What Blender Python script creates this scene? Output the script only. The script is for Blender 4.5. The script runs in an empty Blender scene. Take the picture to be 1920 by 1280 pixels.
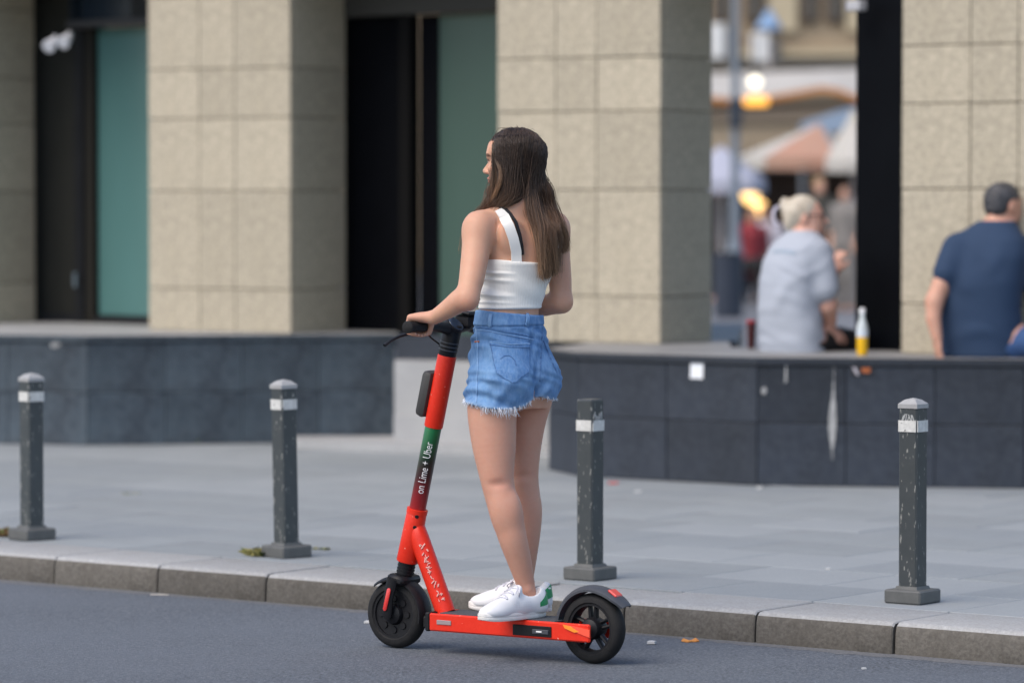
import bpy, bmesh, math, random
import numpy as np
from mathutils import Vector, Matrix
from mathutils.bvhtree import BVHTree

random.seed(7)
rng = np.random.default_rng(7)
R = math.radians
SC = bpy.context.scene
COL = SC.collection

# ------------------------------------------------------------------ camera, sky, sun, exposure
F_PX, CAM_H, HORIZON = 7200.0, 1.63, 380.0
PITCH = math.atan((640 - HORIZON) / F_PX)
cam_d = bpy.data.cameras.new('camera')
cam_d.sensor_width = 36.0
cam_d.lens = F_PX / 1920 * 36.0
cam_d.clip_end = 600
cam_d.dof.use_dof = True
cam_d.dof.focus_distance = 13.78
cam_d.dof.aperture_fstop = 1.9
cam = bpy.data.objects.new('camera', cam_d)
COL.objects.link(cam)
cam.location = (0, 0, CAM_H)
cam.rotation_euler = (math.pi / 2 - PITCH, 0, 0)
SC.camera = cam

SUN_DIR = Vector((-0.54, -0.44, 0.90)).normalized()      # towards the sun
world = bpy.data.worlds.new('World')
SC.world = world
world.use_nodes = True
nt = world.node_tree
sky = nt.nodes.new('ShaderNodeTexSky')
sky.sky_type = 'NISHITA'
sky.sun_disc = False
sky.sun_elevation = math.asin(SUN_DIR.z)
sky.sun_rotation = math.atan2(SUN_DIR.x, SUN_DIR.y)
sky.air_density = 1.0
sky.dust_density = 2.0
bg = nt.nodes['Background']
bg.inputs['Strength'].default_value = 0.15
nt.links.new(sky.outputs[0], bg.inputs['Color'])
sun_d = bpy.data.lights.new('sun', 'SUN')
sun_d.energy = 1.5
sun_d.angle = R(45)
sun_d.color = (1.0, 0.89, 0.77)
sun = bpy.data.objects.new('sun', sun_d)
COL.objects.link(sun)
sun.rotation_euler = SUN_DIR.to_track_quat('Z', 'Y').to_euler()
SC.view_settings.view_transform = 'Standard'
SC.view_settings.look = 'None'
SC.view_settings.gamma = 1
SC.view_settings.use_curve_mapping = False
SC.view_settings.exposure = 0.62

# ------------------------------------------------------------------ pixel <-> place
_sp, _cp = math.sin(PITCH), math.cos(PITCH)
FWD = np.array((0, _cp, -_sp)); UPV = np.array((0, _sp, _cp)); RGT = np.array((1.0, 0, 0))
CAMP = np.array((0, 0, CAM_H))
def ray(px, py):
    return FWD + (px - 960) / F_PX * RGT + (640 - py) / F_PX * UPV
def at(px, py, Y):
    d = ray(px, py); return CAMP + d * (Y / d[1])
def ground(px, py, z=0.0):
    d = ray(px, py); return CAMP + d * ((z - CAM_H) / d[2])

# ------------------------------------------------------------------ materials
MATS = {}
def mat(name, col, rough=0.6, var=None, bump=None, spec=0.5, metal=0.0, attr=None, sss=0.0, coat=0.0, emit=None, speck=None, sheen=0.0, coords='Object', rand=0.0):
    """col base colour; var = [(scale, amount, colour2)], bump = (scale, strength, distance); speck = (scale, size, colour)"""
    if name in MATS: return MATS[name]
    m = bpy.data.materials.new(name); m.use_nodes = True
    t = m.node_tree; N, L = t.nodes, t.links
    b = N['Principled BSDF']
    b.inputs['Roughness'].default_value = rough
    b.inputs['Specular IOR Level'].default_value = spec
    b.inputs['Metallic'].default_value = metal
    if coat: b.inputs['Coat Weight'].default_value = coat; b.inputs['Coat Roughness'].default_value = 0.15
    if sheen: b.inputs['Sheen Weight'].default_value = sheen
    if sss:
        b.inputs['Subsurface Weight'].default_value = sss
        b.inputs['Subsurface Radius'].default_value = (1.0, 0.35, 0.2)
        b.inputs['Subsurface Scale'].default_value = 0.012
    if emit:
        b.inputs['Emission Color'].default_value = (*emit[0], 1); b.inputs['Emission Strength'].default_value = emit[1]
    tc = N.new('ShaderNodeTexCoord')
    if attr:
        a = N.new('ShaderNodeAttribute'); a.attribute_name = attr; cur = a.outputs['Color']
    else:
        rgb = N.new('ShaderNodeRGB'); rgb.outputs[0].default_value = (*col, 1); cur = rgb.outputs[0]
    for i, v in enumerate(var or []):
        sc, amt, c2 = v[:3]
        mp = N.new('ShaderNodeMapping'); mp.inputs['Location'].default_value = (3.1 * i, 1.7 * i, 0.3 * i)
        if len(v) > 3: mp.inputs['Scale'].default_value = v[3]
        L.new(tc.outputs[coords], mp.inputs['Vector'])
        n = N.new('ShaderNodeTexNoise'); n.inputs['Scale'].default_value = sc; n.inputs['Detail'].default_value = 6; n.inputs['Roughness'].default_value = 0.62
        L.new(mp.outputs[0], n.inputs['Vector'])
        rp = N.new('ShaderNodeValToRGB'); rp.color_ramp.elements[0].position = 0.38; rp.color_ramp.elements[1].position = 0.66
        L.new(n.outputs['Fac'], rp.inputs[0])
        mu = N.new('ShaderNodeMath'); mu.operation = 'MULTIPLY'; mu.inputs[1].default_value = amt
        L.new(rp.outputs[0], mu.inputs[0])
        mx = N.new('ShaderNodeMixRGB'); mx.inputs['Color2'].default_value = (*c2, 1)
        L.new(mu.outputs[0], mx.inputs['Fac']); L.new(cur, mx.inputs['Color1']); cur = mx.outputs[0]
    if speck:
        n = N.new('ShaderNodeTexNoise'); n.inputs['Scale'].default_value = speck[0]; n.inputs['Detail'].default_value = 3
        if len(speck) > 3:
            mp = N.new('ShaderNodeMapping'); mp.inputs['Scale'].default_value = speck[3]
            L.new(tc.outputs[coords], mp.inputs['Vector']); L.new(mp.outputs[0], n.inputs['Vector'])
        else: L.new(tc.outputs[coords], n.inputs['Vector'])
        rp = N.new('ShaderNodeValToRGB'); rp.color_ramp.elements[0].position = speck[1]; rp.color_ramp.elements[1].position = min(1, speck[1] + 0.03)
        L.new(n.outputs['Fac'], rp.inputs[0])
        mx = N.new('ShaderNodeMixRGB'); mx.inputs['Color2'].default_value = (*speck[2], 1)
        L.new(rp.outputs[0], mx.inputs['Fac']); L.new(cur, mx.inputs['Color1']); cur = mx.outputs[0]
    if rand:
        oi = N.new('ShaderNodeObjectInfo'); mr = N.new('ShaderNodeMapRange'); mr.inputs['To Min'].default_value = 1 - rand; mr.inputs['To Max'].default_value = 1 + rand
        hs = N.new('ShaderNodeHueSaturation'); L.new(oi.outputs['Random'], mr.inputs['Value']); L.new(mr.outputs[0], hs.inputs['Value']); L.new(cur, hs.inputs['Color']); cur = hs.outputs[0]
    L.new(cur, b.inputs['Base Color'])
    if bump:
        n = N.new('ShaderNodeTexNoise'); n.inputs['Scale'].default_value = bump[0]; n.inputs['Detail'].default_value = 5
        L.new(tc.outputs[coords], n.inputs['Vector'])
        bp = N.new('ShaderNodeBump'); bp.inputs['Strength'].default_value = bump[1]; bp.inputs['Distance'].default_value = bump[2]
        L.new(n.outputs['Fac'], bp.inputs['Height']); L.new(bp.outputs[0], b.inputs['Normal'])
    MATS[name] = m
    return m

M_ASPHALT = mat('asphalt', (.098, .115, .138), .9, [(.9, .5, (.082, .096, .116)), (62, .85, (.215, .235, .26)), (88, 1.0, (.018, .021, .026)), (.5, .5, (.115, .13, .15), (.25, 1, 1)), (.35, .4, (.14, .158, .188)), (5, .3, (.105, .12, .145), (.3, 1, 1))], (140, .8, .007))
M_SLAB = mat('paving_stone', (.218, .245, .257), .75, [(.8, .6, (.262, .287, .295)), (5, .45, (.175, .194, .20)), (90, .3, (.36, .365, .37)), (3.3, .35, (.215, .222, .23))], (160, .25, .002), coords='Object', rand=.06, speck=(17, .715, (.15, .155, .16)))
M_GAP = mat('paving_joint', (.14, .142, .14), .95, [(.7, .8, (.06, .06, .05)), (30, .5, (.20, .20, .20))])
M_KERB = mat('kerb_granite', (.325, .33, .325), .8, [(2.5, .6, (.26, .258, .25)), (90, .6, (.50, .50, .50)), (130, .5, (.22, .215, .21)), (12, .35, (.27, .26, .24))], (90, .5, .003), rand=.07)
M_KERBF = mat('kerb_dark_face', (.092, .085, .075), .9, [(3, .7, (.055, .050, .043), (1, 1, 3)), (30, .5, (.135, .122, .105)), (70, .6, (.17, .158, .138)), (9, .5, (.07, .062, .05))], (90, .6, .004), rand=.15)  # kerb face, darker and browner than the top of the same stone
M_STONE = mat('column_granite', (.488, .428, .322), .8, [(1.7, .7, (.53, .465, .35)), (6, .6, (.42, .365, .265)), (17, .55, (.34, .30, .225)), (38, .75, (.60, .53, .40)), (.7, .6, (.43, .385, .30)), (50, .75, (.275, .245, .185))], (60, .35, .004), rand=.075)
M_MORTAR = mat('column_joint', (.23, .21, .165), .95)
M_GRANITE = mat('dark_granite', (.020, .025, .035), .45, [(1.6, .8, (.033, .042, .060)), (5, .7, (.014, .018, .026)), (30, .4, (.05, .058, .072))], (20, .08, .002), spec=.35, rand=.22)
M_GRANITE2 = mat('dark_granite_bluish', (.036, .053, .070), .45, [(1.4, .9, (.075, .10, .122)), (5, .9, (.018, .025, .036)), (26, .5, (.09, .108, .124))], (20, .08, .002), spec=.35, rand=.15)  # left wall granite, bluer and lighter than the right wall's
M_LEDGE = mat('ledge_stone', (.20, .20, .20), .6, [(1.2, .7, (.32, .315, .305)), (6, .5, (.12, .12, .122)), (60, .4, (.28, .275, .27))])
M_LEDGEL = mat('pale_ledge_stone', (.33, .335, .335), .6, [(1.2, .7, (.26, .26, .255)), (6, .5, (.40, .40, .395)), (60, .4, (.28, .275, .27))])
M_STEP = mat('step_stone', (.36, .365, .37), .7, [(1.5, .6, (.30, .30, .295)), (5, .5, (.42, .42, .415)), (50, .3, (.28, .28, .275))])
M_BLACKCLAD = mat('black_cladding', (.0022, .0026, .004), .6, [(4, .4, (.004, .005, .007))], spec=.06)
M_DKFRAME = mat('dark_frame', (.010, .011, .013), .5, [(6, .4, (.018, .019, .021))], spec=.2)
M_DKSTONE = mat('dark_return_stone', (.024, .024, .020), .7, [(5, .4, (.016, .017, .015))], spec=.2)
M_TEAL = mat('teal_frosted_glass', (.068, .158, .150), .3, [(1.2, .5, (.085, .195, .188), (1, 1, .4))], coat=.25, spec=.3)
M_GREENGL = mat('green_frosted_glass', (.047, .090, .074), .3, [(1.2, .5, (.058, .112, .092), (1, 1, .4))], coat=.15, spec=.3)
M_BLUEGL = mat('dark_blue_glass', (.008, .018, .034), .25, [(3, .5, (.012, .026, .044))], spec=.3)
M_BOLL = mat('bollard_paint', (.042, .050, .054), .42, [(14, .5, (.06, .068, .07)), (4, .3, (.035, .04, .038))], (90, .2, .002), speck=(75, .645, (.27, .27, .25), (1.5, 1.5, .4)), rand=.08)
M_BASE = mat('bollard_base_metal', (.085, .088, .085), .6, [(20, .5, (.13, .13, .125))])
M_CAP = mat('bollard_cap_metal', (.30, .30, .30), .55, [(30, .5, (.42, .42, .41))])
M_BAND = mat('reflective_band', (.66, .66, .63), .5, [(25, .6, (.50, .49, .46)), (60, .5, (.40, .40, .38))], speck=(70, .66, (.13, .13, .13)))
M_RED = mat('scooter_red', (.70, .024, .007), .42, [(8, .35, (.56, .018, .006)), (90, .2, (.80, .06, .03))], spec=.3, coat=.08, speck=(70, .715, (.85, .35, .28)))
M_BLK = mat('scooter_black', (.006, .006, .008), .5, [(30, .4, (.012, .012, .014))], spec=.3)
M_RUB = mat('tyre_rubber', (.010, .010, .011), .75, [(20, .5, (.022, .021, .020))], (70, .5, .003), spec=.3)
M_GREYP = mat('fender_plastic', (.045, .05, .062), .5, [(20, .4, (.07, .075, .085))])
M_BOX = mat('tracker_box_plastic', (.04, .038, .036), .55)
M_ORANGE = mat('amber_reflector', (.95, .28, .02), .3, coat=.6)
M_LAMPRED = mat('red_reflector', (.65, .035, .03), .35, coat=.5)
M_GLASSD = mat('display_glass', (.03, .045, .075), .12)
M_WHITEP = mat('white_print', (.85, .85, .85), .5)
M_SHOE = mat('white_leather', (.72, .72, .73), .5, [(18, .3, (.60, .60, .60))])
M_SOLE = mat('sole_rubber', (.74, .72, .69), .6, [(30, .35, (.60, .57, .53))])
M_GREENL = mat('green_leather', (.008, .23, .075), .5)
M_LACE = mat('cotton_lace', (.56, .56, .61), .85)
M_TOP = mat('cream_rib_knit', (.80, .775, .72), .85, [(10, .2, (.72, .69, .63))], sheen=.2)
M_BRA = mat('black_elastic', (.012, .011, .012), .7)
M_SKIN = mat('skin', (.55, .3, .2), .52, [(6, .28, (.60, .27, .185)), (22, .22, (.50, .235, .155)), (70, .16, (.60, .36, .26))], (130, .22, .0015), spec=.35, attr='Col', sss=.3)
M_DENIM = mat('blue_denim', (.105, .245, .50), .88, [(9, .4, (.17, .34, .60)), (30, .4, (.055, .14, .32)), (90, .4, (.24, .38, .58), (1, 1, .35))], (22, .5, .006), attr='Col')
M_STITCH = mat('denim_stitch', (.050, .12, .27), .9, [(90, .8, (.13, .26, .48))])
M_SEAMLT = mat('denim_faded_seam', (.17, .32, .56), .9, [(90, .8, (.30, .45, .65))])
M_FRAY = mat('frayed_cotton', (.72, .76, .82), .9)

# ------------------------------------------------------------------ mesh helpers
class MB:
    def __init__(s): s.v, s.f, s.mi = [], [], []
    def add(s, vs, fs, mi=0):
        o = len(s.v); s.v += [tuple(map(float, p)) for p in vs]
        for f in fs: s.f.append(tuple(i + o for i in f)); s.mi.append(mi)
        return s
    def box(s, c, d, mi=0, rot=None, ch=0.0):
        """centre c, full size d; ch chamfer"""
        hx, hy, hz = d[0] / 2, d[1] / 2, d[2] / 2
        if ch <= 0:
            vs = [(x * hx, y * hy, z * hz) for x in (-1, 1) for y in (-1, 1) for z in (-1, 1)]
            fs = [(0, 1, 3, 2), (4, 6, 7, 5), (0, 4, 5, 1), (2, 3, 7, 6), (0, 2, 6, 4), (1, 5, 7, 3)]
        else:
            bm = bmesh.new(); bmesh.ops.create_cube(bm, size=1)
            for v in bm.verts: v.co = Vector((v.co.x * d[0], v.co.y * d[1], v.co.z * d[2]))
            bmesh.ops.bevel(bm, geom=list(bm.edges), offset=ch, segments=2 if ch > .01 else 1, affect='EDGES', profile=.5)
            bm.verts.index_update(); vs = [v.co.copy() for v in bm.verts]; fs = [tuple(v.index for v in f.verts) for f in bm.faces]; bm.free()
        if rot is not None: vs = [rot @ Vector(v) for v in vs]
        return s.add([(v[0] + c[0], v[1] + c[1], v[2] + c[2]) for v in vs], fs, mi)
    def tube(s, pts, rad, n=12, mi=0, caps=True, flat=None, up=None):
        """tube through pts with radius list; flat = (axis vector, factor)"""
        pts = [Vector(p) for p in pts]; k = len(pts)
        if not hasattr(rad, '__len__'): rad = [rad] * k
        vs, fs = [], []; prev = None
        for i, p in enumerate(pts):
            t = (pts[min(i + 1, k - 1)] - pts[max(i - 1, 0)]).normalized()
            ref = prev if prev is not None else (Vector(up) if up else (Vector((0, 0, 1)) if abs(t.z) < .9 else Vector((0, 1, 0))))
            a = (ref - t * ref.dot(t)).normalized(); prev = a; b = t.cross(a)
            for j in range(n):
                w = 2 * math.pi * j / n; o = a * math.cos(w) * rad[i] + b * math.sin(w) * rad[i]
                if flat: fx = Vector(flat[0]); o = o + fx * (o.dot(fx) * (flat[1] - 1))
                vs.append(p + o)
        for i in range(k - 1):
            for j in range(n): fs.append((i * n + j, i * n + (j + 1) % n, (i + 1) * n + (j + 1) % n, (i + 1) * n + j))
        if caps: fs.append(tuple(range(n))[::-1]); fs.append(tuple((k - 1) * n + j for j in range(n)))
        return s.add(vs, fs, mi)
    def lathe(s, c, axis, prof, n=32, mi=0, close=False):
        """prof list of (radius, height along axis)"""
        axis = Vector(axis).normalized(); ref = Vector((0, 0, 1)) if abs(axis.z) < .9 else Vector((1, 0, 0))
        a = (ref - axis * ref.dot(axis)).normalized(); b = axis.cross(a); c = Vector(c)
        vs, fs = [], []; k = len(prof)
        for r, h in prof:
            for j in range(n):
                w = 2 * math.pi * j / n; vs.append(c + axis * h + (a * math.cos(w) + b * math.sin(w)) * r)
        for i in range(k - 1 + (1 if close else 0)):
            i2 = (i + 1) % k
            for j in range(n): fs.append((i * n + j, i * n + (j + 1) % n, i2 * n + (j + 1) % n, i2 * n + j))
        if not close: fs.append(tuple(range(n))[::-1]); fs.append(tuple((k - 1) * n + j for j in range(n)))
        return s.add(vs, fs, mi)
    def prism(s, poly, z0, z1, mi=0):
        n = len(poly); vs = [(x, y, z0) for x, y in poly] + [(x, y, z1) for x, y in poly]
        fs = [tuple(range(n))[::-1], tuple(range(n, 2 * n))] + [(i, (i + 1) % n, n + (i + 1) % n, n + i) for i in range(n)]
        return s.add(vs, fs, mi)
    def build(s, name, mats, parent=None, smooth=False, fix=True):
        me = bpy.data.meshes.new(name); me.from_pydata(s.v, [], s.f)
        mats = mats if isinstance(mats, (list, tuple)) else [mats]
        for m in mats: me.materials.append(m)
        me.polygons.foreach_set('material_index', s.mi)
        if fix:
            bm = bmesh.new(); bm.from_mesh(me); bmesh.ops.recalc_face_normals(bm, faces=bm.faces); bm.to_mesh(me); bm.free()
        if smooth: smooth_angle(me)
        return link(name, me, parent)
def smooth_angle(me, deg=38):
    me.polygons.foreach_set('use_smooth', [True] * len(me.polygons))
    bm = bmesh.new(); bm.from_mesh(me)
    for e in bm.edges:
        e.smooth = len(e.link_faces) == 2 and e.calc_face_angle(0) < R(deg)
    bm.to_mesh(me); bm.free()
def link(name, me, parent=None):
    o = bpy.data.objects.new(name, me); COL.objects.link(o)
    if parent is not None: o.parent = parent
    return o
def empty(name, loc=(0, 0, 0), rz=0):
    o = bpy.data.objects.new(name, None); COL.objects.link(o); o.location = loc; o.rotation_euler = (0, 0, rz); o.empty_display_size = .1
    return o
def tag(o, label=None, cat=None, group=None, kind=None):
    if label: o['label'] = label
    if cat: o['category'] = cat
    if group: o['group'] = group
    if kind: o['kind'] = kind
    return o
def copy_part(src, parent, loc=None):
    c = src.copy(); COL.objects.link(c); c.parent = parent
    if loc is not None: c.location = loc
    return c

# ------------------------------------------------------------------ signed distance fields -> one continuous mesh (surface nets)
class Field:
    def __init__(s, lo, hi, vox):
        s.lo = np.array(lo, float); s.vox = vox
        s.n = np.ceil((np.array(hi) - s.lo) / vox).astype(int) + 1
        s.d = np.full(tuple(s.n), 0.25, np.float32)
        s.ax = [(s.lo[i] + np.arange(s.n[i]) * vox).astype(np.float32) for i in range(3)]
    def _sub(s, lo, hi):
        sl = []
        for i in range(3):
            a = int(max(0, math.floor((lo[i] - s.lo[i]) / s.vox))); b = int(min(s.n[i], math.ceil((hi[i] - s.lo[i]) / s.vox) + 1))
            if b <= a: return None
            sl.append(slice(a, b))
        return tuple(sl)
    def grid(s, sl):
        return s.ax[0][sl[0]][:, None, None], s.ax[1][sl[1]][None, :, None], s.ax[2][sl[2]][None, None, :]
    def merge(s, sl, d, k, op='u'):
        A = s.d[sl]; d = d.astype(np.float32)
        if op == 'u':
            if k > 0:
                h = np.clip(.5 + .5 * (A - d) / k, 0, 1); s.d[sl] = A * (1 - h) + d * h - k * h * (1 - h)
            else: s.d[sl] = np.minimum(A, d)
        else:                                     # subtract
            h = np.clip(.5 - .5 * (A + d) / k, 0, 1); s.d[sl] = A * (1 - h) - d * h + k * h * (1 - h)
    def cone(s, a, b, r1, r2, k=.02, w=None, fw=1.0, op='u'):
        a = np.array(a, float); b = np.array(b, float); m = max(r1, r2) * max(1, fw) + k + 3 * s.vox
        sl = s._sub(np.minimum(a, b) - m, np.maximum(a, b) + m)
        if sl is None: return
        X, Y, Z = s.grid(sl); ba = b - a; L2 = max(float(ba @ ba), 1e-9)
        t = np.clip(((X - a[0]) * ba[0] + (Y - a[1]) * ba[1] + (Z - a[2]) * ba[2]) / L2, 0, 1)
        dx, dy, dz = X - a[0] - t * ba[0], Y - a[1] - t * ba[1], Z - a[2] - t * ba[2]
        q = dx * dx + dy * dy + dz * dz
        if w is not None:
            w = np.array(w, float); w = w / np.linalg.norm(w); c = dx * w[0] + dy * w[1] + dz * w[2]; q = q - c * c + (c / fw) ** 2
        s.merge(sl, np.sqrt(np.maximum(q, 0)) - (r1 + (r2 - r1) * t), k, op)
    def chain(s, pts, rads, k=.015, **kw):
        P = np.array(pts, float); m = max(rads) + k + 3 * s.vox + (max(rads) * (kw.get('fw', 1) - 1) if kw.get('fw', 1) > 1 else 0)
        sl = s._sub(P.min(0) - m, P.max(0) + m)
        if sl is None: return
        keep = s.d[sl].copy(); s.d[sl] = .25
        for i in range(len(pts) - 1): s.cone(pts[i], pts[i + 1], rads[i], rads[i + 1], 0, **kw)
        new = s.d[sl].copy(); s.d[sl] = keep; s.merge(sl, new, k)
    def ell(s, c, r, k=.02, axes=None, op='u'):
        c = np.array(c, float); r = np.array(r, float); m = max(r) + k + 3 * s.vox
        sl = s._sub(c - m, c + m)
        if sl is None: return
        X, Y, Z = s.grid(sl); P = (X - c[0], Y - c[1], Z - c[2])
        if axes is None: q = P
        else: q = [P[0] * a[0] + P[1] * a[1] + P[2] * a[2] for a in axes]
        k0 = np.sqrt(sum((q[i] / r[i]) ** 2 for i in range(3))); k1 = np.sqrt(sum((q[i] / r[i] ** 2) ** 2 for i in range(3))) + 1e-9
        s.merge(sl, k0 * (k0 - 1) / k1, k, op)
    def loft(s, lev, k=.02):
        """lev rows: z, cx, cy, a (across), b (front-back), alpha (facing, rad)"""
        lev = np.array(sorted(lev), float); zs = lev[:, 0]
        zz = s.ax[2]; m = lev[:, 3].max() + .05
        lo = (lev[:, 1].min() - m, lev[:, 2].min() - m, zs[0] - .05); hi = (lev[:, 1].max() + m, lev[:, 2].max() + m, zs[-1] + .05)
        sl = s._sub(lo, hi)
        if sl is None: return
        X, Y, Z = s.grid(sl); z1 = s.ax[2][sl[2]]
        def sm(col):
            fine = np.linspace(zs[0], zs[-1], 200); v = np.interp(fine, zs, col)
            ker = np.hanning(21); ker /= ker.sum(); v = np.convolve(np.pad(v, 10, mode='edge'), ker, 'valid')
            return np.interp(z1, fine, v)[None, None, :]
        cx, cy, a, b, al = [sm(lev[:, i]) for i in range(1, 6)]
        ca, sa = np.cos(al), np.sin(al); dx, dy = X - cx, Y - cy
        u = -dx * ca - dy * sa; v = -dx * sa + dy * ca
        e = 2.3
        d = (((np.abs(u) / a) ** e + (np.abs(v) / b) ** e) ** (1 / e) - 1) * np.minimum(a, b)
        d = np.maximum(d, np.maximum(zs[0] - Z, Z - zs[-1]))
        s.merge(sl, d, k)
    def net(s):
        D = s.d; ins = D < 0
        c = [D[dx:D.shape[0] - 1 + dx, dy:D.shape[1] - 1 + dy, dz:D.shape[2] - 1 + dz] for dx in (0, 1) for dy in (0, 1) for dz in (0, 1)]
        ci = [ins[dx:D.shape[0] - 1 + dx, dy:D.shape[1] - 1 + dy, dz:D.shape[2] - 1 + dz] for dx in (0, 1) for dy in (0, 1) for dz in (0, 1)]
        cnt = np.zeros(c[0].shape, np.int8)
        for q in ci: cnt += q
        act = (cnt > 0) & (cnt < 8); idx = np.argwhere(act)
        vals = np.stack([q[act] for q in c], 1).astype(np.float64)
        offs = np.array([(x, y, z) for x in (0, 1) for y in (0, 1) for z in (0, 1)], float)
        acc = np.zeros((len(idx), 3)); n = np.zeros(len(idx))
        for i in range(8):
            for j in range(i + 1, 8):
                if np.abs(offs[i] - offs[j]).sum() != 1: continue
                a, b = vals[:, i], vals[:, j]; m = (a < 0) != (b < 0)
                t = np.where(m, a / np.where(m, a - b, 1), 0)
                acc += np.where(m[:, None], offs[i] + t[:, None] * (offs[j] - offs[i]), 0); n += m
        V = s.lo + (idx + acc / n[:, None]) * s.vox
        ids = np.full(act.shape, -1, np.int32); ids[act] = np.arange(len(idx))
        quads = []
        for ax in range(3):
            sh = [slice(None)] * 3; sh2 = [slice(None)] * 3; sh[ax] = slice(0, -1); sh2[ax] = slice(1, None)
            A, B = ins[tuple(sh)], ins[tuple(sh2)]; e = np.argwhere(A != B)
            o1, o2 = [(1, 2), (2, 0), (0, 1)][ax]
            lim = np.array(act.shape)
            ok = (e[:, o1] >= 1) & (e[:, o2] >= 1) & (e[:, o1] < lim[o1]) & (e[:, o2] < lim[o2]) & (e[:, ax] < lim[ax]); e = e[ok]
            fl = A[tuple(e.T)]
            def cell(d1, d2):
                q = e.copy(); q[:, o1] -= d1; q[:, o2] -= d2; return ids[tuple(q.T)]
            Q = np.stack([cell(1, 1), cell(0, 1), cell(0, 0), cell(1, 0)], 1)
            Q[~fl] = Q[~fl][:, ::-1]; quads.append(Q)
        Q = np.concatenate(quads); Q = Q[(Q >= 0).all(1)]
        return V, Q
    def build(s, name, m, parent=None, relax=2, color=None, disp=None):
        V, Q = s.net()
        for _ in range(relax):
            acc = np.zeros_like(V); cn = np.zeros(len(V))
            for i in range(4):
                a, b = Q[:, i], Q[:, (i + 1) % 4]
                for x in range(3): acc[:, x] += np.bincount(a, V[b, x], len(V)) + np.bincount(b, V[a, x], len(V))
                cn += np.bincount(a, minlength=len(V)) + np.bincount(b, minlength=len(V))
            V = V * .4 + .6 * acc / np.maximum(cn, 1)[:, None]
        if disp is not None: V = disp(V)
        me = bpy.data.meshes.new(name)
        me.vertices.add(len(V)); me.vertices.foreach_set('co', V.ravel())
        me.loops.add(Q.size); me.loops.foreach_set('vertex_index', Q.ravel().astype(np.int32))
        me.polygons.add(len(Q)); me.polygons.foreach_set('loop_start', np.arange(0, Q.size, 4, dtype=np.int32))
        me.update(calc_edges=True); me.validate()
        me.polygons.foreach_set('use_smooth', [True] * len(me.polygons))
        me.materials.append(m)
        if color is not None:
            ca = me.color_attributes.new('Col', 'FLOAT_COLOR', 'POINT')
            C = np.ones((len(V), 4)); C[:, :3] = color(V); ca.data.foreach_set('color', C.ravel())
        o = link(name, me, parent); o['_n'] = 0; del o['_n']
        s.V, s.Q = V, Q
        return o
    def bvh(s): return BVHTree.FromPolygons([tuple(v) for v in s.V.tolist()], [tuple(q) for q in s.Q.tolist()])

def hit(bvh, px, py):
    d = Vector(ray(px, py)).normalized(); p, n, i, dist = bvh.ray_cast(Vector(CAMP), d, 60)
    return (p, n if n.dot(d) < 0 else -n) if p is not None else (None, None)
def ribbon(pts, width, thick=.002, lift=.001, mb=None, mi=0):
    """pts: list of (point, normal); a band lying on a surface"""
    mb = mb or MB(); k = len(pts); vs, fs = [], []
    w = width if hasattr(width, '__len__') else [width] * k
    for i, (p, n) in enumerate(pts):
        t = (pts[min(i + 1, k - 1)][0] - pts[max(i - 1, 0)][0]).normalized(); sd = t.cross(n).normalized() * w[i] / 2
        for sgn, l in ((-1, lift - thick * .5), (-1, lift + thick), (1, lift + thick), (1, lift - thick * .5)): vs.append(p + sd * sgn + n * l)
    for i in range(k - 1):
        for j in range(4): fs.append((i * 4 + j, i * 4 + (j + 1) % 4, (i + 1) * 4 + (j + 1) % 4, (i + 1) * 4 + j))
    fs += [(0, 1, 2, 3), ((k - 1) * 4 + 3, (k - 1) * 4 + 2, (k - 1) * 4 + 1, (k - 1) * 4)]
    return mb.add(vs, fs, mi)
def dense(path, step=4.0):
    out = []
    for (a, b) in zip(path[:-1], path[1:]):
        n = max(1, int(math.hypot(b[0] - a[0], b[1] - a[1]) / step))
        for i in range(n): out.append((a[0] + (b[0] - a[0]) * i / n, a[1] + (b[1] - a[1]) * i / n))
    return out + [path[-1]]
def on_surface(bvh, path, step=4.0):
    r = [hit(bvh, *q) for q in dense(path, step)]
    return [x for x in r if x[0] is not None]

exec_parts = []
# ------------------------------------------------------------------ street frame
K0, K1 = ground(0, 1087), ground(1920, 1248)
KD = (K1 - K0); KD[2] = 0; KD /= np.linalg.norm(KD)          # along the kerb, to the right and nearer
KN = np.array((-KD[1], KD[0], 0.0))                          # away from the road
K_ANG = math.atan2(KD[1], KD[0])
def st(u, v, z=0.0):
    p = K0 + KD * u + KN * v; return np.array((p[0], p[1], z))
def to_px(p):
    d = np.array(p) - CAMP; zf = d @ FWD; return 960 + F_PX * (d @ RGT) / zf, 640 - F_PX * (d @ UPV) / zf
KZ, KW = 0.12, 0.42

mb = MB(); mb.add([st(-60, -60), st(60, -60), st(60, 0.05), st(-60, 0.05)], [(0, 1, 2, 3)])
tag(mb.build('road', M_ASPHALT), kind='structure')
mb = MB(); mb.add([st(-60, 0.02, -.6), st(60, .02, -.6), st(60, 120, -.6), st(-60, 120, -.6)], [(0, 1, 2, 3)])
tag(mb.build('ground', mat('ground_soil', (.12, .11, .10), .95)), kind='structure')

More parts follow.
